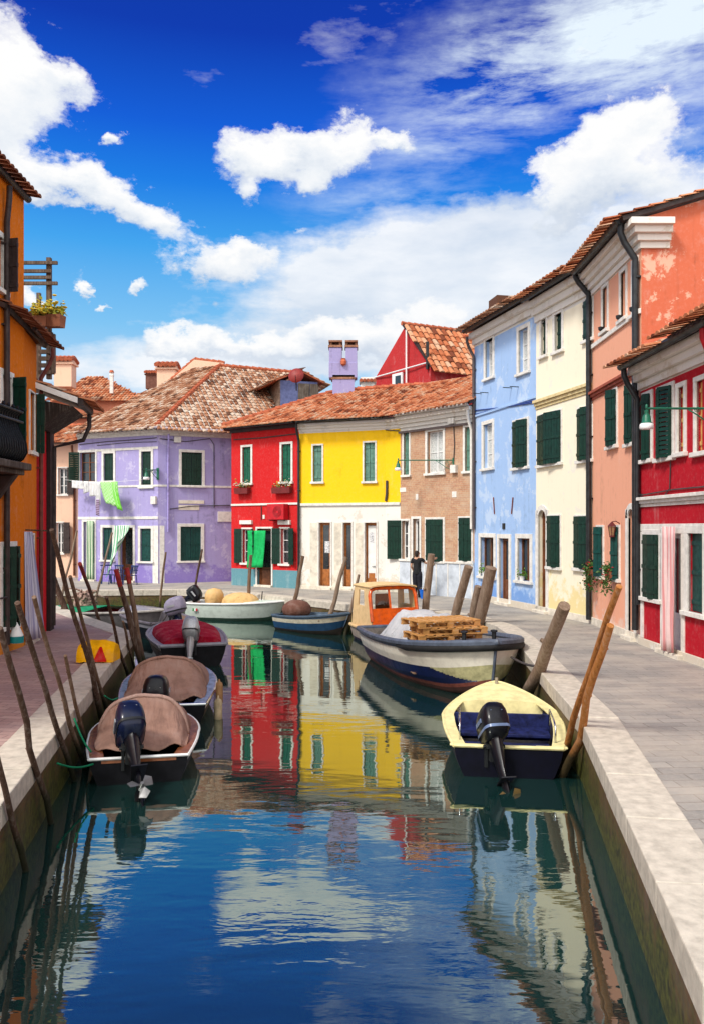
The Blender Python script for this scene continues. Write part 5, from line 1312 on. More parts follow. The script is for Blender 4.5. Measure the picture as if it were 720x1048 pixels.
# ------------------------------------------------------------------ street lamps, lantern
LAMPG = plain('lamp_green_enamel', (.015,.13,.075), .35, .25)
OPAL = plain('opal_glass_shade', (.82,.82,.82), .25, .06)
def arm_lamp(label, wall, tip, s=1.0, brace=.45):
    w, t_ = V(wall), V(tip); r = thing('street_lamp', label, 'street lamp', w, 'bracket lamps on the house fronts')
    d = (t_-w).normalized()
    mb = MB(); mb.tube([w, w.lerp(t_,.5), t_], .026*s, 8)
    mb.lathe([(.03*s,.0),(.035*s,.06*s),(.012*s,.10*s)], t_, 8)
    mb.build('arm', LAMPG, r, smooth=True, auto=50)
    mb = MB(); a = w+d*brace
    pts = [w-V((0,0,brace*.55))+d*.03, w+d*brace*.35-V((0,0,brace*.42)), w+d*brace*.75-V((0,0,brace*.15)), a]
    mb.tube(pts, .016*s, 6)
    c = w+d*brace*.34-V((0,0,brace*.18)); mb.tube([c+(d*cos(k)+V((0,0,sin(k))))*(brace*.13*(1-k/14)) for k in [i*.5 for i in range(20)]], .011*s, 5)
    c = w+d*brace*.72-V((0,0,brace*.02)); mb.tube([c+(d*cos(k)-V((0,0,sin(k))))*(brace*.08*(1-k/14)) for k in [i*.5 for i in range(20)]], .009*s, 5)
    mb.build('scroll_bracket', LAMPG, r, smooth=True)
    mb = MB(); mb.box(w-V((0,0,brace*.25)), (.05,.12*s,brace*.75), atan2(d.y,d.x)); mb.build('wall_plate', LAMPG, r)
    mb = MB(); mb.lathe([(.02*s,-.02),(.05*s,-.05*s),(.045*s,-.12*s),(.085*s,-.17*s),(.10*s,-.3*s),(.135*s,-.335*s),(.11*s,-.33*s)], t_, 16); mb.build('hood', LAMPG, r, smooth=True, auto=40)
    mb = MB(); mb.lathe([(.125*s,-.337*s),(.15*s,-.36*s),(.16*s,-.44*s),(.14*s,-.47*s),(.02*s,-.48*s)], t_, 16); mb.build('lamp_shade', OPAL, r, smooth=True, auto=50)
    return r
g = Seg((1.98,32.9),(4.54,29.8)); q, t_ = g.hit(463.5)
arm_lamp('green arm lamp with white shade on the pink brick house', g.P(q, g.z(463.5,471), .02), at(407,471,31.2), .85, .7)
w = V((6.62,14.2,CZ+(HV-418)*14.2/F)); arm_lamp('green arm lamp with white shade reaching out from the crimson house', w, (at(661,418,14.2).x,14.2,w.z), .78, .7)
arm_lamp('small green scroll lamp on the corner of the lilac house', (-9.2,38.05,CZ-(481-HV)*38.1/F), at(150,481,37.0), .95, .75)
def wall_lantern(label, p, n, mat, s=1):
    p, n = V(p), V((n[0],n[1],0)); r = thing('wall_lantern', label, 'lantern', p)
    c = p+n*.24*s; mb = MB(); mb.tube([p, p+n*.12*s+V((0,0,.08*s)), c+V((0,0,.06*s))], .015*s, 6); mb.lathe([(.02*s,.06*s),(.13*s,-.06*s),(.14*s,-.08*s),(.06*s,-.075*s)], c, 6); mb.lathe([(.06*s,-.42*s),(.09*s,-.40*s),(.07*s,-.36*s)], c, 6)
    for k in range(6): a = k*pi/3; mb.bar(c+V((cos(a)*.12,sin(a)*.12,-.08))*s, c+V((cos(a)*.075,sin(a)*.075,-.37))*s, .014*s,.014*s)
    mb.build('bracket', mat, r)
    mb = MB(); mb.lathe([(.065*s,-.37*s),(.11*s,-.085*s)], c, 6); mb.build('lamp_glass', plain('amber_glass', (.35,.2,.1), .15), r); return r
g = Seg((6.6,22.05),(6.6,18.3)); q, t_ = g.hit(633.5); wall_lantern('dark red wall lantern beside the arched door of the salmon house', g.P(q,g.z(634,536),.0), (-1,0), plain('oxblood_paint',(.12,.02,.02),.5), .8)
# air conditioner, satellite dish
g = Seg((-5.55,37.0),(-2.28,34.7)); r_ = g.rect(279,516,296,532)
ac = thing('air_conditioner', 'red painted air conditioner box on the scarlet house', 'air conditioner', g.P((r_[0]+r_[1])/2, r_[2], .2))
mb = MB(); g.box(mb, r_[0], r_[1], r_[2], r_[3], .05, .38); mb.build('casing', plain('red_ac_paint', lin(206,28,40,.8), .4), ac, bevel=.02)
mb = MB(); c = g.P(r_[0]+(r_[1]-r_[0])*.62,(r_[2]+r_[3])/2,.385)
for k in range(4): mb.tube([c+V((g.d.x*cos(a)*(.08+.05*k), g.d.y*cos(a)*(.08+.05*k), sin(a)*(.08+.05*k))) for a in [i*pi/10 for i in range(21)]], .008, 4)
mb.build('fan_grille', plain('dark_red_grille',(.12,.008,.012),.5), ac)
mb = MB(); 
for s_ in (.15,.85): qq = r_[0]+(r_[1]-r_[0])*s_; mb.bar(g.P(qq,r_[2]-.02,.0), g.P(qq,r_[2]-.02,.38), .04,.04)
mb.build('bracket', IRON, ac)
p = at(303,384,40.7); sd = thing('satellite_dish', 'rust red satellite dish on the dormer roof', 'satellite dish', p)
M = Matrix.Rotation(radians(75),3,'X')@Matrix.Rotation(radians(-10),3,'Y')
mb = MB(); mb.lathe([(.01,.10),(.15,.085),(.29,.04),(.38,-.03),(.40,-.03),(.3,.06),(.15,.115),(.01,.125)], p, 24, M=M); mb.build('reflector', plain('dish_red', lin(150,52,48,.8), .5), sd, smooth=True, auto=60)
mb = MB(); mb.tube([p+V((0,.1,0)), p+V((0,.25,-.15)), p+V((0,.25,-.75))], .03, 8); mb.tube([p+V((0,-.02,-.45)), p+V((0,-.5,-.1))], .015, 6); mb.build('mast', IRON, sd)
# ------------------------------------------------------------------ cloth: laundry, awnings, door curtains
def stripes(name, c1, c2, n, axis=0, wob=0, thr=.5):
    t = NT(name); tc = t.n('ShaderNodeTexCoord'); sp = t.n('ShaderNodeSeparateXYZ'); t.l(tc.outputs['UV'], sp.inputs[0])
    f = t.math('FRACT', t.math('MULTIPLY', sp.outputs[axis], n)); f = t.math('GREATER_THAN', f, thr)
    nz = t.noise(t.co(), 6, 5, .6)
    col = t.mix(t.ramp(nz, [(.3,.25),(.6,0)]), t.mix(f, c1, c2), sc(c1,.6)); t.principled(col, .9, t.bump(nz,.2,.02), spec=.2); return t.m
def checks(name, c1, c2, n):
    t = NT(name); tc = t.n('ShaderNodeTexCoord'); ck = t.n('ShaderNodeTexChecker', ins={'Scale':n}); ck.inputs['Color1'].default_value=(*c1,1); ck.inputs['Color2'].default_value=(*c2,1)
    t.l(tc.outputs['UV'], ck.inputs[0]); t.principled(ck.outputs[0], .9, spec=.2); return t.m
def cloth(name, label, cat, P, mat, group=None, loc=None, solid=.008):
    """P rows of points, top to bottom"""
    r, c = len(P), len(P[0]); mb = MB(); vs = [q for row in P for q in row]
    fs = [(i*c+j+1, i*c+j, (i+1)*c+j, (i+1)*c+j+1) for i in range(r-1) for j in range(c-1)]
    uv = [[((j+1)/(c-1),1-i/(r-1)),(j/(c-1),1-i/(r-1)),(j/(c-1),1-(i+1)/(r-1)),((j+1)/(c-1),1-(i+1)/(r-1))] for i in range(r-1) for j in range(c-1)]
    mb.add(vs, fs, uvs=uv)
    return tag(mb.build(name, mat, loc=loc or P[0][c//2], smooth=True, solid=solid), label, cat, group)
def hanging(a, b, h0, h1, n=14, m=10, ripple=.04, freq=3.0, out=(0,0,0), seed=0, gather=1.0):
    a, b = V(a), V(b); d = (b-a).normalized(); nn = V((d.y,-d.x,0)); rows = []
    for i in range(m+1):
        k = i/m; row = []
        for j in range(n+1):
            s_ = j/n; base = a.lerp(b, .5+(s_-.5)*(1-(1-gather)*k)); h = h0+(h1-h0)*s_
            row.append(base-V((0,0,h*k))+nn*(ripple*sin(s_*freq*6.28+seed+k)*(.3+.7*k)+.02*mnoise.noise(V((s_*3,k*3,seed))))+V(out)*k*k)
        rows.append(row)
    return rows
gl = 'washing on the line before the lilac house'
la, lb = at(66,491,39.6), at(146,491,37.55)
rope('thin washing line strung from peach house to lilac corner', la, lb, .1, WHITEP, .008, 'washing line')
def on_line(u): 
    k = (u-66)/(146-66); return la.lerp(lb, k)-V((0,0,.1*sin(pi*min(1,max(0,k)))))
for u0, u1, h0, h1, lab in ((74,86,.36,.40,'white folded sheet at the far end of the washing line'),(86.5,92,.62,.5,'white shirt hanging second on the washing line'),(92.5,101,.72,.7,'white towel hanging in the middle of the washing line'),(99,104,1.15,1.1,'long white pillowcase beside the green cloth on the washing line')):
    cloth('laundry', lab, 'laundry', hanging(on_line(u0), on_line(u1), h0, h1, ripple=.03, seed=u0), WHITEC, gl)
cloth('laundry', 'pale green checked tablecloth on the washing line', 'laundry', hanging(on_line(104), on_line(121), .85, 1.15, ripple=.05, out=(.25,-.1,-.15), seed=4), checks('green_check_cloth', lin(206,240,186,.84), lin(150,222,120,.84), 14), gl)
cloth('laundry', 'bright green edge cloth hanging last on the washing line', 'laundry', hanging(on_line(116), on_line(121.5), 1.2, 1.3, ripple=.04, out=(.3,-.2,-.1), seed=9), plain('bright_green_cloth', lin(130,220,80,.84), .9), gl)
cloth('laundry', 'narrow dark patterned scarf hanging below the washing', 'laundry', hanging(at(98.5,511,38.7), at(102,511,38.6), .75, .8, n=6, ripple=.02, seed=2), stripes('patterned_scarf', lin(110,86,110,.8), lin(190,170,200,.8), 9, 1), gl)
gL = Seg((-13.65,40.0),(-9.2,38.1))
q0, q1 = gL.hit(91)[0], gL.hit(97.5)[0]; z0 = gL.z(94,533)
cloth('door_curtain', 'green and cream striped curtain hanging straight at the end door', 'curtain', hanging(gL.P(q0,z0,.12), gL.P(q1,z0,.12), z0-.08, z0-.08, freq=2.5), stripes('green_stripe_cloth', lin(226,232,206,.84), lin(92,150,110,.8), 5), 'cloths hung at the doors')
q0, q1 = gL.hit(119)[0], gL.hit(135)[0]; z0 = gL.z(128,538)
cloth('door_curtain', 'green and white striped curtain blown outward from the lilac house door', 'curtain', hanging(gL.P(q0,z0,.14), gL.P(q1,z0,.14), z0-.1, .75, freq=2.2, ripple=.07, out=(-.30,-.55,0), gather=.85), stripes('green_white_stripe_cloth', lin(236,240,232,.85), lin(96,176,128,.8), 7), 'cloths hung at the doors')
g = Seg((-5.55,37.0),(-2.28,34.7)); q0, q1 = g.hit(257)[0], g.hit(275.5)[0]; z0 = g.z(266,543)
cloth('door_awning', 'bright green cloth draped over the scarlet house door', 'awning', hanging(g.P(q0,z0,.22), g.P(q1,z0,.22), 1.68, 1.62, freq=1.3, ripple=.05, out=(-.05,-.12,0), gather=.85), plain('emerald_cloth', lin(16,176,92,.85), .85, .2), 'cloths hung at the doors')
g = Seg((6.56,18.27),(6.68,15.3)); q0, q1 = g.hit(685)[0], g.hit(699)[0]; z0 = g.z(692,539)
cloth('door_curtain', 'pale pink striped curtain at the crimson house door', 'curtain', hanging(g.P(q0,z0,.16), g.P(q1,z0,.16), z0-.1, z0-.13, freq=2.3, ripple=.06, gather=.8), stripes('pink_stripe_cloth', lin(240,210,206,.85), lin(226,150,150,.84), 6, thr=.62), 'cloths hung at the doors')
g = Seg((-7.34,17.9),(-7.5,19.3)); z0 = CZ+(HV-544)*18.3/F
cloth('door_curtain', 'faded lilac striped curtain hung from a pole at the orange doorway', 'curtain', [[V((-7.33+(.06+.18*k/8)*(s/10), 17.95+.5*(s/10)*(.55+.45*k/8), z0-(z0-.12)*k/8))+V((.03*sin(s*1.9+k*.2)*(.3+k/10),.04*sin(s*1.3),0)) for s in range(11)] for k in range(9)], stripes('lilac_stripe_cloth', lin(214,208,226,.84), lin(170,166,200,.82), 7, thr=.6), 'cloths hung at the doors')
mb = MB(); mb.tube([(-7.34,18.05,2.6),(-6.85,18.0,2.58)], .02, 6)
tag(mb.build('curtain_rod', POLE_D, loc=(-7.3,18.4,2.6)), 'short dark rod carrying the faded curtain of the orange doorway', 'curtain rod')
mb = MB(); mb.lathe([(.01,.28),(.10,.1),(.14,.0),(.14,-.02)], at(17,650,17.0), 12); m2 = MB(); m2.lathe([(.15,-.02),(.15,-.16),(.02,-.18)], at(17,650,17.0), 12)
fb = thing('hanging_float', 'small white and teal float hanging on the orange house', 'float', at(17,650,17.0)); mb.build('cone', WHITEP, fb, smooth=True, auto=50); m2.build('collar', plain('teal_float', lin(20,140,140,.8)), fb, smooth=True, auto=50)
# ------------------------------------------------------------------ flowers
LEAF = plain('leaf_green', (.05,.11,.02), .6, .5, scale=30); LEAFY = plain('leaf_yellow_green', (.32,.33,.035), .6, .4, scale=30)
def flowers(name, label, cat, a, b, w, h, potm, leafm, petals, group, pot=True, n=120, droop=0, leaf=.06, round_=False):
    a, b = V(a), V(b); c = (a+b)/2; r = thing(name, label, cat, c, group)
    d = (b-a); L = d.length; d.normalize(); nn = V((d.y,-d.x,0)); rnd = random.Random(sum(map(ord,label)))
    mb = MB()
    if round_: mb.lathe([(w*.32,0),(w*.45,h),(w*.5,h),(w*.5,h*1.08),(w*.4,h*1.08),(w*.38,h*.9)], c, 12)
    else: mb.hexa([a-nn*w*.4,b-nn*w*.4,b+nn*w*.4,a+nn*w*.4]+[q+V((0,0,h)) for q in (a-d*.02-nn*w*.5,b+d*.02-nn*w*.5,b+d*.02+nn*w*.5,a-d*.02+nn*w*.5)])
    mb.build('pot', potm, r, smooth=round_, auto=40)
    ml, mp = MB(), MB()
    for k in range(n):
        p = a+d*rnd.random()*L+nn*rnd.gauss(0,w*.4)+V((0,0,h+abs(rnd.gauss(0,h*.55))))
        if droop and rnd.random() < .5: p = p+nn*w*.5-V((0,0,rnd.random()*droop))
        s = leaf*rnd.uniform(.6,1.3); e1 = V((rnd.gauss(0,1),rnd.gauss(0,1),rnd.gauss(0,1))).normalized(); e2 = e1.cross(V((rnd.gauss(0,1),rnd.gauss(0,1),rnd.gauss(0,1)))).normalized()
        if petals and rnd.random() < petals[0]:
            mp.lathe([(s*.1,0),(s*.55,s*.25),(s*.4,s*.4),(s*.1,s*.3)], p+V((0,0,.03)), 6, m=rnd.randrange(len(petals)-1))
        else: ml.add([p, p+e1*s*.6+e2*s*.4, p+e1*s*1.5, p+e1*s*.6-e2*s*.4], [(0,1,2,3)])
    if ml.v: ml.build('foliage', leafm, r)
    if mp.v: mp.build('blossoms', list(petals[1:]), r)
    return r
PW = plain('white_petals', (.8,.78,.7), .7); PR = plain('red_petals', (.55,.01,.03), .6); PY = plain('yellow_petals', (.75,.55,.06), .6)
CLAYP = plain('clay_pot', (.28,.10,.05), .8)
g = Seg((-5.55,37.0),(-2.28,34.7))
for u0,u1,v,lab in ((244,257,505.5,'flower box with white blooms under the first scarlet house window'),(282,300,505,'flower box with white blooms by the downpipe of the scarlet house')):
    q0,q1 = g.hit(u0)[0], g.hit(u1)[0]; z = g.z((u0+u1)/2,v); flowers('flower_box', lab, 'flower box', g.P(q0,z,.17), g.P(q1,z,.17), .22, .26, plain('dark_red_box',(.16,.02,.02),.6), LEAF, (.45,PW,PW,PY), 'flower boxes under the windows', n=110, leaf=.07)
g = Seg((6.6,22.05),(6.6,18.3))
for u,v,lab in ((611,589,'pot of red geraniums on the sill nearer the cream house'),(630,591.5,'trailing pot plant on the sill beside the arched salmon door')):
    q = g.hit(u)[0]; z = g.z(u,v)+.01; flowers('flower_pot', lab, 'flower pot', g.P(q-.2,z,.14), g.P(q+.2,z,.14), .2, .16, CLAYP, LEAF, (.07,PR,PR), 'pots on the window sills', n=420, droop=.6, leaf=.06, round_=False)
g = Seg((4.54,29.8),(5.8,25.3))
for u,v,lab in ((495,591,'small green plant in the far ground window of the blue house'),(533.5,597,'white pot with green plant on the near sill of the blue house')):
    q = g.hit(u)[0]; z = g.z(u,v)+.02; flowers('flower_pot', lab, 'flower pot', g.P(q-.1,z,-.0), g.P(q+.1,z,-.0), .2, .2, WHITEP, plain('fresh_leaf',(.12,.26,.03),.6,.3), None, 'pots on the window sills', n=60, leaf=.07, round_=True)
# ------------------------------------------------------------------ left bank roof terrace, balcony
al = thing('roof_terrace', 'weathered wooden roof terrace frame with cross bars above the red house', 'roof terrace', at(50,385,20.3))
GW = wood('grey_terrace_timber',(.13,.085,.06))
mb = MB(); mb.bar(at(50.5,264,20.3), at(50.5,388,20.3), .11,.11); mb.build('post', GW, al)
mb = MB(); mb.bar(at(40,300,22.0), at(40,388,22.0), .1,.1); mb.build('post', GW, al)
mb = MB()
for v in (269,277.5,284,290): mb.bar(at(20,v,20.2), at(59 if v in (269,290) else 53,v,20.2), .07,.08)
mb.build('cross_bar', GW, al)
mb = MB()
for k in range(4): mb.bar(at(41,360+k*7,20.4), at(55,360+k*7,20.2), .1,.1)
mb.bar(at(40,342,20.3), at(54,342,20.3),.12,.1); mb.bar(at(55,342,20.2),at(55,382,20.2),.09,.09); mb.build('railing', GW, al)
flowers('flower_box', 'clay trough with yellow flowers on the roof terrace corner', 'flower box', at(48,335,20.1), at(64,335,20.0), .28, .3, CLAYP, LEAFY, (.35,PY,PY), 'flower boxes under the windows', n=200, leaf=.09)
flowers('flower_box', 'clay trough with yellow flowers nearer the orange house', 'flower box', at(33,335,19.9), at(47,335,20.0), .28, .26, CLAYP, LEAFY, (.35,PY,PY), 'flower boxes under the windows', n=180, leaf=.09)
bal = thing('balcony', 'bulging black iron balcony on the orange house at the frame edge', 'balcony', (-7.2,15.4,4.0))
BI = plain('black_wrought_iron', (.012,.013,.016), .4, .4, metal=.4, scale=20, bump=.4)
ys0, ys1 = 13.6, 16.55
prof = [(.40,0),(.52,.08),(.60,.22),(.58,.42),(.46,.66),(.40,.84),(.43,.98),(.52,1.05)]
mb = MB()
def bp(y, o, z): return V((-7.3+o, y, 3.98+z))
for i in range(27):
    y = ys0+(ys1-ys0)*i/26; mb.tube([bp(y,o,z) for o, z in prof], .016, 5)
mb.grid([[bp(ys0,o*.985,z) for o,z in prof],[bp(ys1,o*.985,z) for o,z in prof]])
for i in range(9):
    k = i/8; mb.tube([V((-7.3+o*k, ys1+.12*sin(pi*k)*(z*(1-z)*3), 3.98+z)) for o, z in prof], .016, 5)
mb.grid([[V((-7.3+o*.98*k, ys1-.0, 3.98+z)) for o,z in prof] for k in (0,.5,1)])
mb.build('bellied_railing', BI, bal, smooth=True)
mb = MB()
for z in (1.05,.84): mb.tube([bp(ys0,.5,z), bp(ys1,.5,z), bp(ys1+.02,0,z)], .03, 7)
for y in [ys0+(ys1-ys0)*i/13 for i in range(14)]: mb.lathe([(.02,0),(.045,.04),(.02,.09)], bp(y,.5,1.06), 6)
mb.build('handrail', BI, bal)
mb = MB(); mb.box((-7.0,(ys0+ys1)/2,3.9), (.75,ys1-ys0+.12,.14)); mb.box((-7.05,(ys0+ys1)/2,3.78),(.6,ys1-ys0+.02,.1)); mb.build('floor_slab', wood('dark_slab',(.07,.05,.04)), bal, bevel=.02)
for y in (ys0+.3, ys1-.25): mb = MB(); mb.hexa([V((-7.3,y-.1,3.2)),V((-7.2,y-.1,3.2)),V((-7.2,y+.1,3.2)),V((-7.3,y+.1,3.2)),V((-7.3,y-.1,3.72)),V((-6.8,y-.1,3.72)),V((-6.8,y+.1,3.72)),V((-7.3,y+.1,3.72))]); mb.build('corbel', DARKP, bal, bevel=.03)
# ------------------------------------------------------------------ chairs, bag, bucket
CH = plain('dark_blue_plastic', lin(36,58,110,.8), .4)
def chair(label, loc, rz):
    r = thing('plastic_chair', label, 'chair', loc, 'plastic chairs by the lilac door', rz)
    mb = MB(); mb.box((0,0,.44),(.46,.44,.03)); mb.build('seat', CH, r, local=True, bevel=.012)
    mb = MB()
    for k in range(5): mb.bar((-.18+.09*k,-.21,.5),(-.18+.09*k,-.27,.84),.045,.02,up=(1,0,0))
    mb.bar((-.24,-.275,.86),(.24,-.275,.86),.03,.07); mb.build('backrest', CH, r, local=True)
    for x in (-.2,.2):
        for y in (-.19,.19): mb = MB(); mb.bar((x,y,.43),(x*1.15,y*1.15,0),.045,.04); mb.build('leg', CH, r, local=True)
    for x in (-.24,.24): mb = MB(); mb.tube([(x,-.25,.66),(x,.16,.66),(x,.19,.6),(x,.19,.44)],.02,6); mb.build('armrest', CH, r, local=True)
    return r
chair('dark blue plastic chair left of the blown striped curtain', (at(107,593,37.6).x,37.9,0), pi+.4)
chair('dark blue plastic chair partly behind the blown striped curtain', (at(118,593,37.4).x,37.5,0), pi-.3)
chair('dark blue plastic chair beside the open lilac house door', (at(134,593,37.2).x,37.1,0), pi-.6)
bag = thing('bag', 'bright yellow bag with a red triangular flap lying on the pale quay edge', 'bag', at(101,676,15.8))
c = ORG[bag.name]; mb = MB(); R = []
for i in range(11):
    k = i/10; x = -.36+.72*k; hh = .40*(1-.2*abs(2*k-1)**4); row = []
    for j in range(15):
        a = pi*j/14; row.append(c+V((x, .24*cos(a)*(1+.1*mnoise.noise(V((k*4,j*.5,2)))), hh*sin(a)**.7+.02*mnoise.noise(V((k*7,j*.8,5)))+.005)))
    R.append(row)
mb.grid([list(reversed(r)) for r in R]); mb.add(R[0],[tuple(range(15))]); mb.add(R[-1],[tuple(range(14,-1,-1))])
mb.build('sack', canvas('yellow_oilcloth', lin(250,182,8,.9)), bag, smooth=True, auto=60)
mb = MB(); mb.hexa([c+V(q) for q in ((-.02,-.285,.02),(.24,-.285,.02),(.24,-.25,.02),(-.02,-.25,.02),(.09,-.245,.28),(.13,-.245,.28),(.13,-.2,.30),(.09,-.2,.30))]); mb.build('red_flap', canvas('red_oilcloth', lin(206,26,24,.85)), bag)
pb_ = at(431.5,612,30.0); bk = thing('bucket', 'bright blue bucket at the feet of the person in black', 'bucket', (pb_.x+.05,29.95,0))
mb = MB(); mb.lathe([(.11,.0),(.15,.30),(.165,.31),(.165,.325),(.14,.32),(.10,.02)], ORG[bk.name], 16); mb.build('pail', plain('blue_plastic', lin(20,110,220,.85), .4), bk, smooth=True, auto=40)
mb = MB(); mb.tube([ORG[bk.name]+V((.155*cos(a),.03,.30+.14*sin(a))) for a in [i*pi/10 for i in range(11)]], .006, 5); mb.build('handle', CHROME, bk)
# ------------------------------------------------------------------ person reaching to the post
def skin(name, joints, bones, mats, parent, lv=2, roots=(0,)):
    import bmesh
    me = bpy.data.meshes.new(name); bm = bmesh.new(); ly = bm.verts.layers.skin.verify()
    vs = []
    for i, (p, rx, ry) in enumerate(joints):
        v = bm.verts.new(p); v[ly].radius = (rx, ry); v[ly].use_root = (i in roots); vs.append(v)
    for a, b in bones: bm.edges.new((vs[a], vs[b]))
    bm.to_mesh(me); bm.free(); me.materials.append(mats)
    ob = bpy.data.objects.new(name, me); COL.objects.link(ob); ob.parent = parent; ORG[ob.name] = ORG[parent.name]
    m = ob.modifiers.new('skin','SKIN'); m.use_smooth_shade = True; m.branch_smoothing = .3
    s_ = ob.modifiers.new('sub','SUBSURF'); s_.levels = s_.render_levels = lv
    return ob
pp = at(426.5,612,30.4)
per = thing('person', 'person in black clothes with dark hair reaching one arm towards a post', 'person', (pp.x,30.4,0), rz=radians(-28)); per.scale = (1.06,1.06,1.06)
# local frame: facing +y (towards the house), +x to the right
J = [((0,0,.92),.125,.105),((0,.0,1.08),.115,.095),((0,.01,1.24),.135,.10),((0,.0,1.36),.12,.085),((0,.0,1.44),.055,.055),((0,.015,1.52),.075,.085),((0,.02,1.60),.083,.098),((0,.01,1.665),.05,.06),
     ((-.085,0,.84),.09,.095),((-.09,.02,.48),.062,.068),((-.085,-.01,.10),.043,.048),((-.09,.06,.045),.04,.038),((-.095,.16,.035),.035,.028),
     ((.085,0,.84),.09,.095),((.085,.03,.48),.062,.068),((.08,.0,.10),.043,.048),((.085,.07,.045),.04,.038),((.095,.17,.035),.035,.028),
     ((-.17,0,1.37),.055,.055),((-.23,-.01,1.12),.042,.042),((-.19,.13,.93),.033,.033),((-.175,.17,.89),.026,.03),
     ((.17,.0,1.37),.055,.055),((.30,.12,1.22),.042,.042),((.47,.24,1.33),.032,.032),((.52,.27,1.37),.026,.03)]
Bn = [(0,1),(1,2),(2,3),(3,4),(4,5),(5,6),(6,7),(0,8),(8,9),(9,10),(10,11),(11,12),(0,13),(13,14),(14,15),(15,16),(16,17),(3,18),(18,19),(19,20),(20,21),(3,22),(22,23),(23,24),(24,25)]
k0 = len(J)                                     # fingers: four unequal ones and a thumb on each hand
for wrist, dirv, sidev in ((21,V((.03,.10,-.12)),V((.6,.2,.3))),(25,V((.12,.05,.05)),V((-.2,.3,-.9)))):
    w0 = V(J[wrist][0]); dv = dirv.normalized(); sv = (V(sidev)-dv*dv.dot(V(sidev))).normalized()
    for f_, (o_, ln) in enumerate(((-.027,.075),(-.009,.085),(.009,.08),(.026,.062))):
        i = len(J); J.append((tuple(w0+dv*.055+sv*o_),.010,.010)); J.append((tuple(w0+dv*(.055+ln*.55)+sv*o_*1.15),.009,.009)); J.append((tuple(w0+dv*(.055+ln)+sv*o_*1.1+dv.cross(sv)*.02),.007,.007))
        Bn += [(wrist,i),(i,i+1),(i+1,i+2)]
    i = len(J); J.append((tuple(w0+dv*.03+sv*-.04),.011,.011)); J.append((tuple(w0+dv*.075+sv*-.055),.009,.009)); Bn += [(wrist,i),(i,i+1)]
SKIN_ = plain('skin', (.55,.30,.20), .55, .1); body = skin('body', J, Bn, SKIN_, per)
BLK = plain('black_cotton', (.012,.012,.014), .85, .3)
up = lambda k, g: (J[k][0], J[k][1]+g, J[k][2]+g)
T_ = [((0,0,.78),.155,.13),up(0,.035),up(1,.025),up(2,.022),up(3,.02),(J[3][0][:2]+(1.40,),.07,.065),up(18,.02),((-.215,-.005,1.20),.062,.06),up(22,.02),((.255,.075,1.28),.060,.058)]
skin('shirt', T_, [(0,1),(1,2),(2,3),(3,4),(4,5),(4,6),(6,7),(4,8),(8,9)], BLK, per)
Tr = [((-.068,0,.98),.09,.105),((-.08,0,.82),.108,.12),up(9,.028),up(10,.03),((-.085,-.01,.07),.07,.075),((.068,0,.98),.09,.105),((.08,0,.82),.108,.12),up(14,.028),up(15,.03),((.08,.0,.07),.07,.075)]
skin('trousers', Tr, [(0,1),(1,2),(2,3),(3,4),(5,6),(6,7),(7,8),(8,9)], plain('dark_trousers',(.012,.012,.02),.85,.3), per, roots=(0,5))
hr = [((0,.0,1.665),.075,.085),((0,-.04,1.61),.085,.075),((0,-.06,1.53),.075,.055),((0,-.065,1.44),.05,.035)]
skin('hair', hr, [(0,1),(1,2),(2,3)], plain('dark_brown_hair',(.018,.010,.007),.5,.4), per)
for s_ in (-1,1):
    mb = MB(); mb.tube([V((s_*.088,-.04,.05)),V((s_*.09,.05,.055)),V((s_*.095,.14,.04)),V((s_*.095,.19,.035))], [.05,.055,.05,.03], 10); mb.build('shoe', BLK, per, local=True, smooth=True)
mb = MB(); hc = V((0,.10,1.585))
for s_ in (-1,1): mb.lathe([(.012,0),(.010,.006),(.002,.008)], hc+V((s_*.032,.012,.012)), 8, M=Matrix.Rotation(radians(-90),3,'X'))
mb.build('eyes', plain('eye_dark',(.02,.012,.01),.2), per, local=True)
mb = MB(); mb.tube([hc+V((0,-.002,.02)), hc+V((0,.022,-.012)), hc+V((0,.0,-.022))], [.008,.014,.006], 8); mb.build('nose', SKIN_, per, local=True, smooth=True)
mb = MB(); mb.tube([hc+V((-.025,-.008,-.055)), hc+V((0,.004,-.055)), hc+V((.025,-.008,-.055))], [.004,.008,.004], 6); mb.build('mouth', plain('lips',(.4,.13,.11),.5), per, local=True, smooth=True)
for s_ in (-1,1):
    mb = MB(); mb.lathe([(.005,-.008),(.024,-.006),(.028,.004),(.012,.01)], V((s_*.092,.01,1.58)), 10, M=Matrix.Rotation(radians(90),3,'Y')); mb.build('ear', SKIN_, per, local=True, smooth=True)

# ------------------------------------------------------------------ sky, sun, camera
SUN_AZ, SUN_EL = radians(SUNAZ), radians(SUNEL)      # azimuth from +y towards +x
W = bpy.data.worlds.new('World'); SC.world = W; W.use_nodes = True
wt = W.node_tree; wt.nodes.clear()
class WN(NT):
    def __init__(s, tree): s.t = tree
w = WN(wt)
outw = w.n('ShaderNodeOutputWorld'); bg = w.n('ShaderNodeBackground', ins={'Strength':SKYSTR}); w.l(bg.outputs[0], outw.inputs[0])
sky = w.n('ShaderNodeTexSky', sky_type='NISHITA', sun_disc=False, sun_elevation=SUN_EL, sun_rotation=SUN_AZ, air_density=1.0, dust_density=.3, ozone_density=3.0)
tc = w.n('ShaderNodeTexCoord'); dirv = tc.outputs['Generated']
sp = w.n('ShaderNodeSeparateXYZ'); w.l(dirv, sp.inputs[0])
az = w.math('ARCTAN2', sp.outputs[0], sp.outputs[1]); el = w.math('ARCSINE', sp.outputs[2])
hs = w.n('ShaderNodeHueSaturation', ins={'Saturation':1.3,'Value':1.0}); w.l(sky.outputs[0], hs.inputs['Color'])
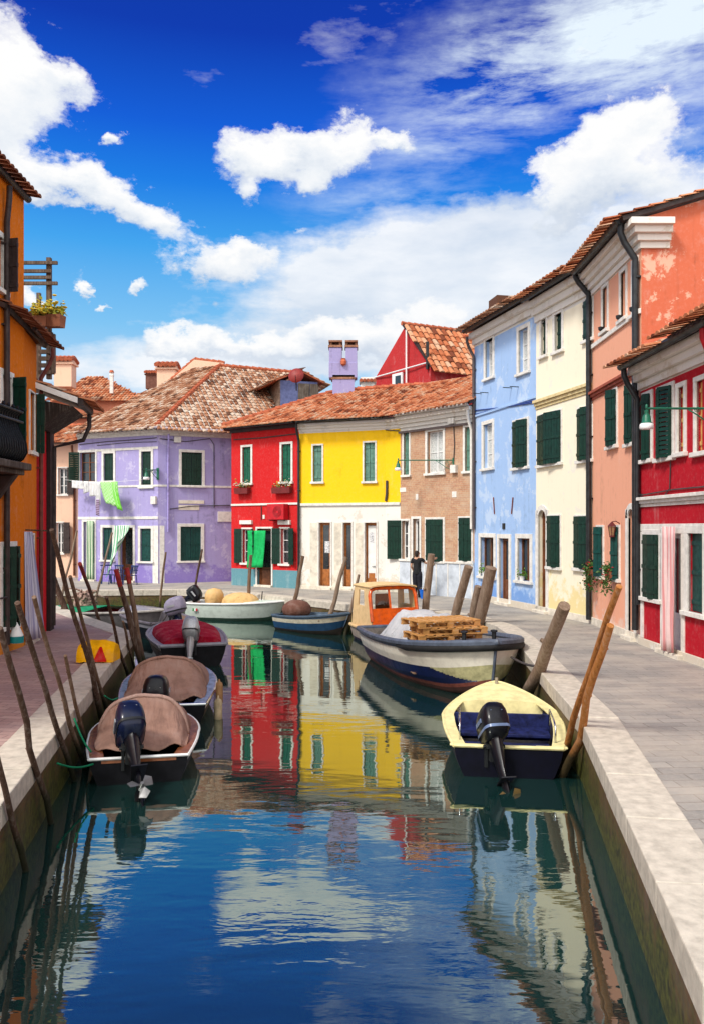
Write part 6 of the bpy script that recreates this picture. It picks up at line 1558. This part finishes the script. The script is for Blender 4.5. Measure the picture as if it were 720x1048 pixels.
tint = w.mix(1.0, w.ramp(el, [(0,lin(234,242,248)),(.13,lin(206,230,247)),(.24,lin(130,200,246)),(.33,lin(66,168,243)),(.40,lin(20,126,234)),(.46,lin(4,90,220)),(.55,lin(0,46,176)),(.8,lin(0,30,130))]), (SKYM,SKYM,SKYM), 'MULTIPLY')
skyc = w.mix(.88, hs.outputs[0], tint)
rear_fill = w.ramp(w.math('MULTIPLY_ADD', sp.outputs[1], -.5, .5), [(.40,0),(.62,1)])
# fractal warp that gives the clouds their cauliflower edges
def wnoise(scale, detail, rough, stretch=(1,1,1.6), off=0, rot=(0,0,0), dist=0):
    mp = w.n('ShaderNodeMapping'); mp.inputs['Scale'].default_value = stretch; mp.inputs['Location'].default_value = (off,off*.7,0); mp.inputs['Rotation'].default_value = rot; w.l(dirv, mp.inputs[0])
    return w.n('ShaderNodeTexNoise', ins={'Scale':scale,'Detail':detail,'Roughness':rough,'Distortion':dist}), mp
nz1, mp1 = wnoise(7.5, 9, .62); w.l(mp1.outputs[0], nz1.inputs['Vector'])
nz2, mp2 = wnoise(24, 7, .6, off=3.3); w.l(mp2.outputs[0], nz2.inputs['Vector'])
def sepc(n): s_ = w.n('ShaderNodeSeparateColor'); w.l(n.outputs['Color'], s_.inputs[0]); return s_.outputs
c1, c2 = sepc(nz1), sepc(nz2)
wa = w.math('ADD', az, w.math('ADD', w.math('MULTIPLY_ADD', c1[0], .14, -.07), w.math('MULTIPLY_ADD', c2[0], .045, -.0225)))
we = w.math('ADD', el, w.math('ADD', w.math('MULTIPLY_ADD', c1[1], .11, -.055), w.math('MULTIPLY_ADD', c2[1], .04, -.02)))
vec = w.n('ShaderNodeCombineXYZ'); w.l(wa, vec.inputs[0]); w.l(we, vec.inputs[1])
def field(blobs):
    S = None; Zs = None
    for u, v, ru, rv, wgt in blobs:
        x = (u-CU)/F; a = math.atan(x); e = math.atan((HV-v)/F/sqrt(1+x*x)); ra, re = ru/F*cos(a)**2, rv/F*cos(a)
        m = w.n('ShaderNodeVectorMath', operation='MULTIPLY_ADD'); m.inputs[1].default_value = (1/ra,1/re,0); m.inputs[2].default_value = (-a/ra,-e/re,0); w.l(vec.outputs[0], m.inputs[0])
        d = w.n('ShaderNodeVectorMath', operation='DOT_PRODUCT'); w.l(m.outputs[0], d.inputs[0]); w.l(m.outputs[0], d.inputs[1])
        g_ = w.math('MULTIPLY', w.math('POWER', .45, d.outputs['Value']), wgt)
        q = w.n('ShaderNodeSeparateXYZ'); w.l(m.outputs[0], q.inputs[0]); z_ = w.math('MULTIPLY', g_, q.outputs[1])
        S = g_ if S is None else w.math('ADD', S, g_); Zs = z_ if Zs is None else w.math('ADD', Zs, z_)
    return S, w.math('DIVIDE', Zs, w.math('MAXIMUM', S, .02))
CUM = [(0,92,56,46,1),(50,78,36,15,.8),(-4,150,34,26,.8),(-60,120,70,70,1),(48,178,28,13,.8),(100,190,30,14,.95),(140,209,28,14,.95),(174,228,22,12,.85),
       (110,134,8,6,.9),(255,160,24,20,1),(300,148,32,17,.95),(348,150,28,17,.95),(398,133,30,8,.75),(268,196,14,11,.65),(332,180,18,12,.8),
       (218,275,40,21,1),(248,253,24,13,.9),(138,299,15,6,.8),(85,303,7,6,.8),(100,319,11,3.5,.75),(24,306,20,9,.9),
       (650,112,30,18,.95),(612,140,34,24,1),(590,178,34,22,1),(640,180,50,30,.95),(570,208,26,18,.9),(255,352,58,12,.85),(335,345,48,17,.85),(395,352,60,18,.9),(180,356,30,9,.75),(312,240,16,9,.6),(440,318,50,18,.75),
       (880,150,120,60,1),(-300,250,160,50,1),(1100,330,200,50,1),(-520,100,150,70,1)]
SOFT = [(500,330,130,40,.9),(330,300,80,34,.55),(280,372,160,18,.8),(480,262,110,36,1),(560,275,90,40,.95),(420,305,90,32,.8),(340,285,60,22,.6),(300,335,90,22,.6),(500,225,55,24,.55),(665,258,60,40,.9),(150,382,140,14,.5),(430,365,130,20,.85),(700,175,50,60,.55)]
CIR = [(600,38,110,34,1),(690,22,80,36,1),(520,80,90,30,.8),(450,140,80,26,.5),(680,112,60,30,.6),(400,210,70,26,.5)]
F1, Z1 = field(CUM); F2, Z2 = field(SOFT); F3, Z3 = field(CIR)
fb1, mpf = wnoise(10, 12, .7, off=1.7); w.l(mpf.outputs[0], fb1.inputs['Vector'])
fbm = fb1.outputs['Fac']
D1 = w.ramp(w.math('MULTIPLY_ADD', w.math('SUBTRACT', fbm, .5), 1.75, w.math('MULTIPLY', F1, .97)), [(.27,0),(.40,.35),(.52,.8),(.78,1)])
fs, mps = wnoise(4.5, 8, .6, (1,1,3.2), off=5); w.l(mps.outputs[0], fs.inputs['Vector'])
D2 = w.ramp(w.math('MULTIPLY_ADD', w.math('SUBTRACT', fs.outputs['Fac'], .5), 2.3, F2), [(.22,0),(.62,.55),(1.15,.93)])
fc, mpc = wnoise(6.5, 11, .66, (1,1,4.5), off=9, rot=(0,radians(-24),0), dist=.15); w.l(mpc.outputs[0], fc.inputs['Vector'])
D3 = w.ramp(w.math('MULTIPLY', F3, w.math('MULTIPLY_ADD', w.math('SUBTRACT', fc.outputs['Fac'], .36), 2.3, .0, True)), [(.02,0),(.4,.6),(.8,.95)])
K = CLOUD
shade = w.ramp(w.math('ADD', w.math('MULTIPLY_ADD', Z1, .42, .5), w.math('MULTIPLY_ADD', fbm, .9, -.45)), [(.05,(.60*K,.68*K,.80*K)),(.4,(.86*K,.9*K,.95*K)),(.62,(1.0*K,1.0*K,1.0*K))])
shade2 = w.ramp(fs.outputs['Fac'], [(.35,(.68*K,.76*K,.87*K)),(.6,(.95*K,.97*K,1.0*K))])
scl = lambda c: w.mix(1.0, c, (10,10,10), 'MULTIPLY')
o1 = w.mix(D3, skyc, (8.6*K,9.7*K,10.4*K))
o2 = w.mix(D2, o1, scl(shade2)); o3 = w.mix(D1, o2, scl(shade))
# unseen bright cloud added behind the camera as soft fill for the facades
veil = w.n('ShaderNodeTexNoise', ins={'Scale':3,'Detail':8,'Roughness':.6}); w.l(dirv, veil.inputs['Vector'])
vc = w.mix(w.ramp(veil.outputs['Fac'], [(.3,0),(.6,1)]), (6*K*REAR_FILL,6.8*K*REAR_FILL,8*K*REAR_FILL), (10.5*K*REAR_FILL,10.2*K*REAR_FILL,9.6*K*REAR_FILL))
w.l(w.mix(rear_fill, o3, vc), bg.inputs['Color'])
sl = bpy.data.lights.new('sun','SUN'); sl.energy = SUNPOW; sl.angle = radians(SUNANG); sl.color = (1,.955,.88)
so = bpy.data.objects.new('sun', sl); COL.objects.link(so)
sdir = V((sin(SUN_AZ)*cos(SUN_EL), cos(SUN_AZ)*cos(SUN_EL), sin(SUN_EL)))
so.rotation_euler = sdir.to_track_quat('Z','Y').to_euler(); so.location = sdir*60
cam = bpy.data.cameras.new('camera'); cam.sensor_fit = 'VERTICAL'; cam.sensor_height = 36; cam.lens = F/1048*36; cam.shift_y = (HV-524)/1048; cam.clip_end = 3000; cam.clip_start = .1
co_ = bpy.data.objects.new('camera', cam); COL.objects.link(co_); co_.location = (0,0,CZ); co_.rotation_euler = (pi/2,0,0); SC.camera = co_
vs_ = SC.view_settings; vs_.view_transform = 'Standard'; vs_.look = 'None'; vs_.exposure = EXPO; vs_.gamma = 1
SC.cycles.max_bounces = 6; SC.cycles.diffuse_bounces = 3; SC.cycles.glossy_bounces = 4; SC.cycles.transparent_max_bounces = 8; SC.cycles.caustics_reflective = False; SC.cycles.caustics_refractive = False
SC.cycles.use_denoising = True
